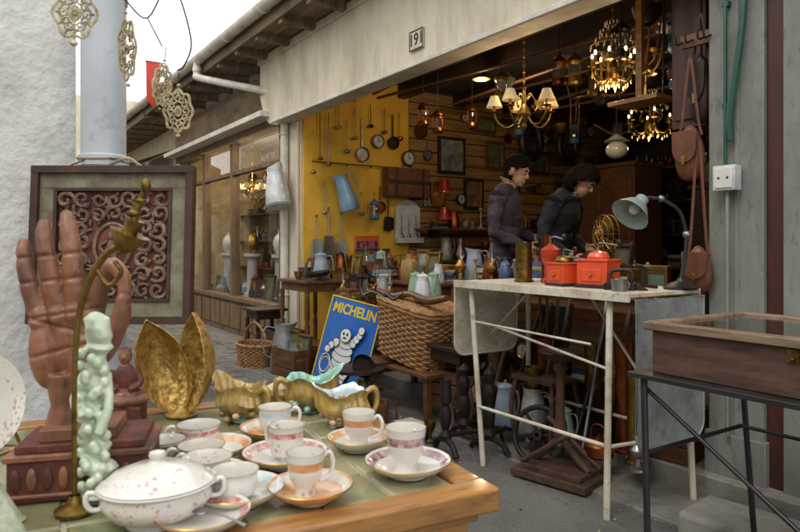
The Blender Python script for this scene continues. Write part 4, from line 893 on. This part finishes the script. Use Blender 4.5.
# ------------------------------------------------ goods in front of the shop
wickerbox(FM(2.05,-.3,.36)@Ry(7),.66,.42,.36,20)
g=G('low_bench',FM(2.05,-.3,0)); g.b(-.4,.4,-.24,.24,.31,.335,wood)
for x in(-.36,.36):
    for y in(-.2,.2): g.b(x-.02,x+.02,y-.02,y+.02,0,.3095,wood)
g.fin(bev=.003)
random.seed(12)
for s,w,zz in((2.25,-.2,.755),(1.95,-.35,.76),(2.1,-.15,.76)):
    pitcher(FM(s,w,zz,random.uniform(-40,40)),.17,.06,random.choice([eng,enw,eng]),lid=True)
g=G('wooden_yoke',FM(2.0,-.42,.76)); g.tube([(-.4,0,.05),(-.2,0,.02),(0,0,.05),(.2,0,.02),(.4,0,.05)],[.02,.028,.02,.028,.02],wood,10,sub=4); g.fin()
g=G('horn_rack',FM(2.3,-.44,.77)); 
for sg in(-1,1): g.tube([(0,0,0),(sg*.1,-.03,.03),(sg*.2,-.04,.0),(sg*.28,-.02,.05)],[.016,.015,.012,.004],fabr[7],10,sub=4)
g.fin()
wtable(FM(3.85,-.25,0),.62,.42,.82,wood)
pitcher(FM(3.75,-.2,.822,30),.22,.08,engr,lid=True); bric(FM(4.0,-.25,.822),.2); pan(FM(3.6,-.3,.86)@Rx(-80),.1,iron); bric(FM(3.9,-.1,.822),.22); bric(FM(4.08,-.12,.822),.2); bric(FM(3.85,-.38,.822),.14)
wtable(FM(3.1,-.12,0),.6,.34,.66,woodd)
random.seed(77)
for k in range(12): bric(FM(2.84+(k%6)*.1,-.2+.16*(k//6),.662),random.uniform(.12,.24))
pitcher(WM(-1.04,5.8,0.005,200),.42,.12,zinc,'zinc_watering_jug')
wickerbox(WM(-1.36,6.1,.005,-50),.44,.3,.2,12,False,'wicker_basket',True,True)
crate(WM(-1.2,6.6,.005,-56),.5,.3,.28); crate(FM(3.6,-.5,.005,5),.4,.3,.25)
wtable(FM(4.6,-.4,0),.36,.34,.5,woodd,'wooden_stool')
for k in range(4): bric(FM(3.48+k*.08,-.5,.02),random.uniform(.26,.34))
# enamel advertising sign
navy=mat('blue_sign_enamel','2f6cc0',.25,c2='2152a0',amt=.4,scale=6,bump=.05,coat=.5,grime=.3); ywl=mat('yellow_enamel','e6cc35',.3,c2='c9ad2a',bump=0,coat=.4,grime=.2); wsg=mat('white_sign_enamel','e4e5e1',.25,c2='cfd0cc',bump=0,coat=.4); nav2=mat('dark_outline','1a2a4a',.3,bump=0)
g=G('enamel_advertising_sign',WM(-.50,4.86,.025,-42)@Rx(-14)@Ry(7)@T((0,0,.35)))
g.b(-.28,.28,0,.012,-.36,.36,navy); framebars(g,.284,.364,.01,.006,ywl)
def disc(x,z,a,b_,y,m,rot=0):
    g.lathe([(.0001,0),(1,0),(1,.0012),(.0001,.0012)],m,(x,-y,z),28,Ry(rot)@Rx(90)@Sc(a,b_,1))
def blob(x,z,a,b_,rot=0,lv=0): disc(x,z,a+.006,b_+.006,.001+lv,nav2,rot); disc(x,z,a,b_,.0025+lv,wsg,rot)
L_=0
for (x,z,a,b_,ro) in [(-.09,-.22,.035,.026,20),(-.085,-.185,.04,.03,20),(-.07,-.15,.045,.035,15),(.07,-.24,.035,.026,-10),(.065,-.2,.042,.03,-10),(.05,-.16,.048,.035,-10),(0,-.12,.095,.045,0),(.0,-.07,.105,.045,0),(.005,-.02,.1,.042,0),(.01,.03,.085,.038,0),
    (.09,.05,.035,.03,40),(.12,.085,.03,.028,40),(.145,.12,.028,.025,40),(.155,.155,.03,.028,0),(-.08,.02,.034,.03,-30),(-.12,-.01,.03,.028,-30),(-.15,-.045,.028,.026,0),(.012,.09,.055,.05,0)]:
    blob(x,z,a,b_,ro,L_); L_+=.0022
disc(-.01,.1,.009,.012,L_+.003,nav2); disc(.03,.1,.009,.012,L_+.003,nav2); disc(.01,.07,.02,.006,L_+.003,nav2)
for k in range(3): g.tube([(-.17+.055*math.cos(a),-.004-.003*k,-.18+k*.012+.07*math.sin(a)) for a in [q*math.pi/12 for q in range(24)]],.006,wsg if k%2==0 else nav2,6,closed=True)
for x in(-.24,.24):
    for z_ in(-.32,.32): disc(x,z_,.007,.007,.007,nav2)
o=g.fin(ang=30); text(o,'MICHELIN',.108,T((0,-.002,.275)),ywl,bold=.003)
g=G('sign_prop',WM(-.42,5.0,0,-42)); g.tube([(0,.02,.62),(0,.22,0)],.012,wood,8); g.tube([(-.2,.2,.02),(.2,.2,.02)],.012,wood,8); g.fin()
def andiron(M,h=.45):
    g=G('cast_iron_andiron',M); g.tube([(-.12,0,0.01),(-.08,0,.06),(0,0,.08),(.08,0,.06),(.12,0,.01)],[.018,.016,.018,.016,.018],iron,8,sub=4)
    g.lathe([(.03,.07),(.035,.1),(.018,.13),(.03,.17),(.034,.22),(.018,.26),(.028,.3),(.034,.34),(.02,.37),(.03,.4),(.034,h-.02),(.02,h),(.001,h+.015)],iron,seg=16); g.tube([(0,0,.1),(0,.35,.1),(0,.36,0.01)],.014,iron,8); g.fin()
andiron(FM(1.09,-.52,.015,15)); andiron(FM(1.33,-.5,.015,0),.43); andiron(FM(1.22,-.72,.01,-10),.3)
g=G('cast_iron_pedestal',FM(.62,-.48,.012,12))
g.b(-.2,.2,-.13,.13,0,.035,rust); g.b(-.16,.16,-.1,.1,.0355,.06,rust)
for sg in(-1,1): g.tube([(sg*.15,0,.06),(sg*.08,0,.12),(0,0,.2),(-sg*.0,0,.24)],.018,rust,8,sub=4); g.tube([(sg*.17,sg*.08,.06),(-sg*.12,sg*.08,.26)],.013,rust,8)
g.lathe([(.03,.2),(.035,.25),(.022,.3),(.02,.5),(.035,.53),(.03,.56),(.1,.6),(.11,.615),(.001,.62)],rust,seg=20); g.fin(bev=.003)
g=G('iron_trivet_stand',FM(.9,-.3,.115)); g.b(-.15,.15,-.1,.1,.3,.32,rust)
for x in(-1,1):
    for y in(-1,1): g.tube([(x*.13,y*.08,.3),(x*.15,y*.1,.15),(x*.13,y*.09,.0)],.012,rust,8,sub=3)
g.fin()
g=G('copper_umbrella_stand',FM(1.05,-.1,.113)); g.lathe([(.001,0),(.1,0),(.1,.02),(.09,.03),(.085,.45),(.1,.5),(.096,.5),(.08,.45),(.08,.03)],copper,seg=28)
for k in range(5): a=k*1.3; g.tube([(.03*math.cos(a),.03*math.sin(a),.1),(.06*math.cos(a),.06*math.sin(a),.75+.03*k)],.008,random.choice([wood,woodd,brass]),8); 
g.fin()
for i,(s,w,h) in enumerate(((.5,-.15,.55),(.75,-.08,.5),(1.4,-.2,.45),(.35,-.25,.42),(.98,-.3,.36))):
    g=G('brass_artillery_vase',FM(s,w,.113)); g.lathe([(.001,0),(.06,0),(.06,.012),(.05,.02),(.05,h*.6),(.045,h*.7),(.055,h),(.052,h),(.042,h*.7)],[copper,oldbr,rust,brass,oldbr][i],seg=22); g.fin()
for i,(s,w,rz) in enumerate(((1.6,-.25,10),(.8,-.0,-5),(1.55,.0,20),(.4,.02,8))): crate(FM(s,w,.113,rz),.38,.28,.24,[wood,woodd,wood,wood][i])
random.seed(90)
for i in range(12):
    bric(FM(.35+i*.11,.05+random.uniform(-.05,.1),.36) if i%2 else FM(.3+i*.11,-.32,.113),random.uniform(.16,.3),True)
def gear(M,r,m):
    g=G('cast_iron_flywheel',M); g.tube([(r*math.cos(a),0,r*math.sin(a)) for a in [k*math.pi/14 for k in range(28)]],r*.1,m,8,closed=True); g.lathe([(r*.2,-.03),(r*.2,.03),(r*.08,.03),(r*.08,-.03)],m,seg=16,M=Rx(90))
    for k in range(6): a=k*math.pi/3; g.tube([(r*.18*math.cos(a),0,r*.18*math.sin(a)),(r*.95*math.cos(a+.2),0,r*.95*math.sin(a+.2))],r*.06,m,6)
    g.fin()
gear(FM(.82,-.42,.16,20)@Rx(-14),.14,iron); gear(FM(1.45,-.42,.16,-15)@Rx(-12),.13,rust)
g=G('kitchen_weighing_scale',FM(1.5,-.15,.355)); g.b(-.09,.09,-.08,.08,0,.12,fabr[7]); g.lathe([(.0001,.083),(.05,.083),(.055,.09)],enw,(0,0,.07),22,Rx(90)); g.tube([(0,0,.12),(0,0,.17)],.015,iron,8); g.lathe([(.0001,.17),(.08,.175),(.13,.21),(.125,.21)],oldbr,seg=24); g.fin(bev=.008)
for i in range(12):
    g=G('iron_rod',FM(.4+i*.1,.0-.03*(i%6),.113)); g.tube([(0,-.25+random.uniform(-.05,.05),0),(random.uniform(-.1,.1),.02,random.uniform(.6,.78))],random.uniform(.006,.014),random.choice([iron,brass,wood,rust,steel]),8); g.sph((0,-.25,.01),.016,iron,8,6); g.fin()
for i in range(9):
    s=1.45+i*.13
    bric(FM(s,-.66+random.uniform(-.06,.1),.006),random.uniform(.1,.2),True)
wtable(FM(1.62,-.3,.02),.4,.34,.5,woodd,'wooden_stool',False); bric(FM(1.54,-.3,.522),.2); bric(FM(1.7,-.24,.522),.22)
g=G('curved_iron_bracket_table',FM(2.15,-.72,.005)); g.lathe([(.0001,.3),(.17,.3),(.17,.32),(.0001,.322)],woodd,seg=26)
for k in range(3): a=k*2.094; c,s_=math.cos(a),math.sin(a); g.tube([(c*.05,s_*.05,.3),(c*.12,s_*.12,.18),(c*.07,s_*.07,.08),(c*.17,s_*.17,0)],.01,iron,8,sub=4)
g.fin()
pan(FM(2.12,-.72,.33)@Rx(-88)@Rz(60),.08,iron)
g=G('stone_block',FM(-.33,-.38,0,8)); g.b(-.3,.26,-.14,.14,-.02,.1,conc); g.fin(bev=.02)
# ------------------------------------------------ display case on trestle table
cs=mat('worn_case_wood','5f4436',.5,c2='33221a',amt=.9,scale=12,stretch=(.5,3,3),bump=.3,grime=.5)
cs2=mat('worn_lid_wood','86705a',.5,c2='4f3b2c',amt=.9,scale=12,stretch=(.5,3,3),bump=.3,grime=.4)
baize=mat('faded_felt','a5aa9e',.9,c2='7d8078')
ct=G('trestle_table',F)
fb(ct,-1.25,-.28,-1.16,-.55,.735,.75,blackm)
for s in(-.32,-1.2):
    for w,sg in((-1.13,1),(-.58,-1)): ct.tube([(-s,w,.735),(-s+(.04 if s>-1 else -.04),w-sg*.03,0)],.0105,blackm,8)
    ct.tube([(-s,-1.13,.5),(-s,-.58,.5)],.008,blackm,8)
ct.tube([(.32,-1.12,.7),(1.2,-1.14,.16)],.007,blackm,8); ct.tube([(.32,-.58,.5),(1.2,-.58,.5)],.007,blackm,8); ct.tube([(.33,-1.14,.2),(1.2,-1.14,.2)],.007,blackm,8)
ct.fin(bev=.002)
dc=empty('glass_display_case',F)
g=G('body')
for a in((-1.15,-.335,-1.11,-1.09),(-1.15,-.335,-.62,-.6)): fb(g,a[0],a[1],a[2],a[3],.751,.88,cs)
fb(g,-.355,-.335,-1.089,-.621,.751,.88,cs); fb(g,-1.15,-1.13,-1.089,-.621,.751,.88,cs); fb(g,-1.129,-.356,-1.089,-.621,.79,.8,baize)
g.fin(dc,bev=.003)
g=G('lid')
fb(g,-1.17,-.315,-1.13,-1.09,.882,.908,cs2); fb(g,-1.17,-.315,-.62,-.58,.882,.908,cs2); fb(g,-.355,-.315,-1.0895,-.6205,.882,.908,cs2); fb(g,-1.17,-1.13,-1.0895,-.6205,.882,.908,cs2)
g.fin(dc,bev=.004)
g=G('glass'); g.add([(.356,-1.0885,.9),(1.129,-1.0885,.9),(1.129,-.6215,.9),(.356,-.6215,.9)],[(0,1,2,3)],glassv); g.fin(dc)
g=G('hasps')
for s in(-.75,): g.b(-s-.015,-s+.015,-1.117,-1.1105,.845,.877,oldbr); g.sph((-s,-1.12,.853),.006,oldbr,10,6)
g.fin(dc)
random.seed(9)
for k in range(34):
    s=-random.uniform(.4,1.08); w=random.uniform(-1.05,-.66)
    g=G('medal' ,FM(s,w,.801,random.uniform(0,360))); g.lathe([(.0001,.006),(.012,.006),(.014,.004),(.014,0)],random.choice([brass,steel,oldbr]),seg=14); g.b(-.008,.008,.016,.045,0,.003,random.choice([redsg,navy,enw])); g.fin()
# things in the left shop window
random.seed(31)
for k in range(26):
    s=5.25+k*.14; bric(FM(s,random.uniform(.2,.7),.402),random.uniform(.15,.36))
for lv in range(4):
    for k in range(18):
        s=5.2+k*.21; bric(FM(s,1.05,.772+lv*.42),random.uniform(.16,.3))
for s in(5.6,6.2,7.2,8.2):
    g=G('marble_column_stand',FM(s,.45,.402)); g.lathe([(.12,0),(.12,.04),(.08,.06),(.07,.5),(.09,.54),(.12,.56),(.12,.6),(.001,.6)],enw,seg=22); g.fin(); vase(FM(s,.45,1.003),.32,.1,random.choice([fabr[1],brass,china]),0)
chandelier(FM(6.1,.6,1.85),6,.2,.8,brass,True,False,True); chandelier(FM(7.6,.6,1.9),6,.2,.75,brass,True,True)
for s_ in(6.1,7.6):
    l=bpy.data.lights.new('bulb_and_fill_light','POINT'); l.energy=22; l.color=(1,.8,.56); l.shadow_soft_size=.08; o=bpy.data.objects.new('bulb_and_fill_light',l); col.objects.link(o); o.location=F@Vector((-s_,.5,2.2))
# ------------------------------------------------ people
skin=mat('skin','c39a80',.5,c2='a87860',amt=.5,scale=10,bump=.05)
hair=mat('dark_hair','120d0b',.85,c2='1c1410',amt=.8,scale=40,stretch=(1,1,.3),bump=.6,bs=150,spec=.15)
def person(name,M,jk,tr,lean,pitch,turn,hs=1.0,longhair=False):
    g=G(name,M@Sc(hs,hs,hs))
    g.mats=[jk,tr,skin,hair,blackm]
    B=T((0,0,.95))@Ry(lean)@T((0,0,-.95))
    H=B@T((.0,0,1.5))@Rz(turn)@Ry(pitch)@T((0,0,-1.5))@T((.035,0,1.655))
    for sg in(-1,1):
        g.tube([(0,sg*.09,.93),(.01,sg*.1,.7),(.025,sg*.1,.48),(.0,sg*.105,.25),(-.01,sg*.11,.06)],[.1,.085,.062,.052,.045],jk,12,sub=3)
        g.sph((.06,sg*.11,.04),(.13,.045,.045),jk,12,8)
    g.T=B
    g.sph((0,0,.96),(.115,.165,.13),jk,20,12); g.sph((0,0,1.12),(.118,.165,.2),jk,20,12); g.sph((-.005,0,1.3),(.135,.19,.2),jk,20,12)
    g.tube([(-.005,-.175,1.41),(0,-.08,1.455),(0,.08,1.455),(-.005,.175,1.41)],[.068,.078,.078,.068],jk,12,sub=3)
    g.tube([(-.005,0,1.42),(.0,0,1.5),(.02,0,1.6)],[.075,.056,.054],jk,12)
    g.tube([(0.0+.062*math.cos(a),.07*math.sin(a),1.488+.012*math.cos(a)) for a in [k*math.pi/8 for k in range(16)]],.022,jk,8,closed=True)
    hands=[]
    for sg in(-1,1):
        sh=Vector((-.005,sg*.19,1.405)); el=Vector((-.0 if sg<0 else .03,sg*.24,1.13)); wr=Vector((.22,sg*.12,1.10 if sg>0 else 1.03))
        g.tube([sh,(sh+el)/2+Vector((-.005,sg*.01,0)),el],[.068,.06,.052],jk,12,sub=3); g.sph(el,.052,jk); g.tube([el,(el*.5+wr*.5),wr],[.052,.047,.038],jk,12,sub=3)
        d=(wr-el).normalized(); pc=wr+d*.05; hands.append(B@pc)
        g.sph(pc,(.048,.02,.038),jk,12,8,Rz(-sg*22))
        for q in range(4):
            z_=.028-.018*q; L=[.07,.078,.072,.056][q]; p0=pc+d*.03+Vector((0,0,z_)); 
            g.tube([p0,p0+d*L*.5+Vector((0,-sg*.008,-.004)),p0+d*L*.85+Vector((0,-sg*.028,-.012)),p0+d*L*.9+Vector((0,-sg*.042,-.016))],[.0095,.009,.0085,.006],jk,8)
        p0=pc-d*.02+Vector((0,-sg*.01,.03)); g.tube([p0,p0+Vector((.025,-sg*.02,.02)),p0+Vector((.055,-sg*.03,.022))],[.012,.011,.008],jk,8)
    g.T=H
    g.sph((-.012,0,.02),(.098,.077,.1),jk,24,16); g.sph((.035,0,-.05),(.055,.052,.066),jk,18,12); g.sph((.062,0,-.095),(.024,.026,.018),jk,12,8)
    g.tube([(.083,0,.018),(.098,0,-.012),(.105,0,-.03)],[.008,.010,.0125],jk,10); g.sph((.078,0,.028),(.014,.05,.01),jk,12,8)
    g.sph((.084,0,-.062),(.012,.024,.0065),jk,10,6); g.sph((.082,0,-.074),(.012,.02,.006),jk,10,6)
    for sg in(-1,1): g.sph((-.005,sg*.08,-.01),(.018,.009,.03),jk,10,8)
    if longhair: g.sph((-.05,0,-.04),(.07,.086,.105),jk,18,12); g.sph((-.1,0,-.03),(.04,.04,.045),jk,14,10)
    Hi=H.inverted(); Bi=B.inverted()
    def region(c):
        q=Hi@c
        if (q-Vector((0,0,-.01))).length<.175 and q.z>-.13:
            if abs(q.y)>.076 and abs(q.x+.005)<.02 and -.045<q.z<.02 and not longhair: return 2
            front=.02+.9*max(0,q.z) 
            hl=q.x<front or q.z>.045-.012*math.sin(q.y*70)
            lim=-.085 if not longhair else -.14
            if hl and q.z>lim and not(q.x>.01 and q.z<.0) and not (q.x>.07 and q.z<.04): return 3
            if q.z>-.115 or q.x>.03: return 2
        for h in hands:
            if (c-h).length<.115 and (Bi@c).x>.215: return 2
        if c.z<.075: return 4
        if (Bi@c).z<.93: return 1
        return 0
    def post(c):
        if region(c)==3:
            q=Hi@c; n_=Vector((q.x+.01,q.y,q.z)).normalized(); q=q+n_*(.018+.014*noise.noise(q*34)); return H@q
        if region(c)==0:
            f=.010*math.sin(c.z*70+6*noise.noise(c*6)) *(.35+.65*(noise.noise(c*5)>0))
            return c+noise.noise_vector(Vector((c.x*9,c.y*9,c.z*14)))*.013+Vector((f*.25,f*.25,0))
        return c
    o=g.fin(voxel=.0065,sm=3,paint=region,post=post)
    e=G('eyes'); e.T=H
    for sg in(-1,1): e.sph((.073,sg*.03,.006),(.011,.0135,.007),china,10,8); e.sph((.081,sg*.03,.005),(.005,.006,.006),blackm,8,6); e.tube([(.078,sg*.045,.026),(.088,sg*.03,.031),(.09,sg*.014,.028)],.004,hair,6,sub=3)
    e.fin(o)
    return o
jk1=mat('plum_jacket','433640',.75,c2='271f27',amt=.7,scale=9,bump=.5,bs=60); tr1=mat('dark_jeans','262a36',.85)
jk2=mat('black_coat','26272c',.8,c2='151518',amt=.6,scale=9,bump=.4,bs=60)
person('man_in_plum_jacket',WM(.82,5.15,.126,-28),jk1,tr1,3,20,-6,.975)
person('woman_in_black_coat',WM(1.16,5.0,.126,-40),jk2,tr1,16,28,0,.95,True)
# ------------------------------------------------ camera, sky, sun
cam=bpy.data.cameras.new('camera'); co=bpy.data.objects.new('camera',cam); col.objects.link(co); co.location=(0,0,1.15); co.rotation_euler=(R(90),0,0)
cam.lens=29.25; cam.sensor_width=36; cam.shift_y=-23/800; cam.clip_end=500; cam.clip_start=.05
cam.dof.use_dof=True; cam.dof.focus_distance=2.6; cam.dof.aperture_fstop=10
sc.camera=co
w=bpy.data.worlds.new('World'); sc.world=w; w.use_nodes=True; nt=w.node_tree; bg=nt.nodes['Background']
sky=nt.nodes.new('ShaderNodeTexSky'); sky.sky_type='NISHITA'; sky.sun_disc=False; sky.sun_elevation=R(52); sky.sun_rotation=R(215)
mx=nt.nodes.new('ShaderNodeMixRGB'); mx.inputs[0].default_value=.9; mx.inputs[2].default_value=(14.2,14.1,13.9,1)
nt.links.new(sky.outputs[0],mx.inputs[1]); nt.links.new(mx.outputs[0],bg.inputs[0]); bg.inputs[1].default_value=.15
s=bpy.data.lights.new('sun','SUN'); s.energy=1.1; s.angle=R(22); s.color=(1,.97,.93); so=bpy.data.objects.new('sun',s); col.objects.link(so)
d=Vector((math.sin(R(215))*math.cos(R(52)),math.cos(R(215))*math.cos(R(52)),math.sin(R(52))))
so.rotation_euler=d.to_track_quat('Z','Y').to_euler()
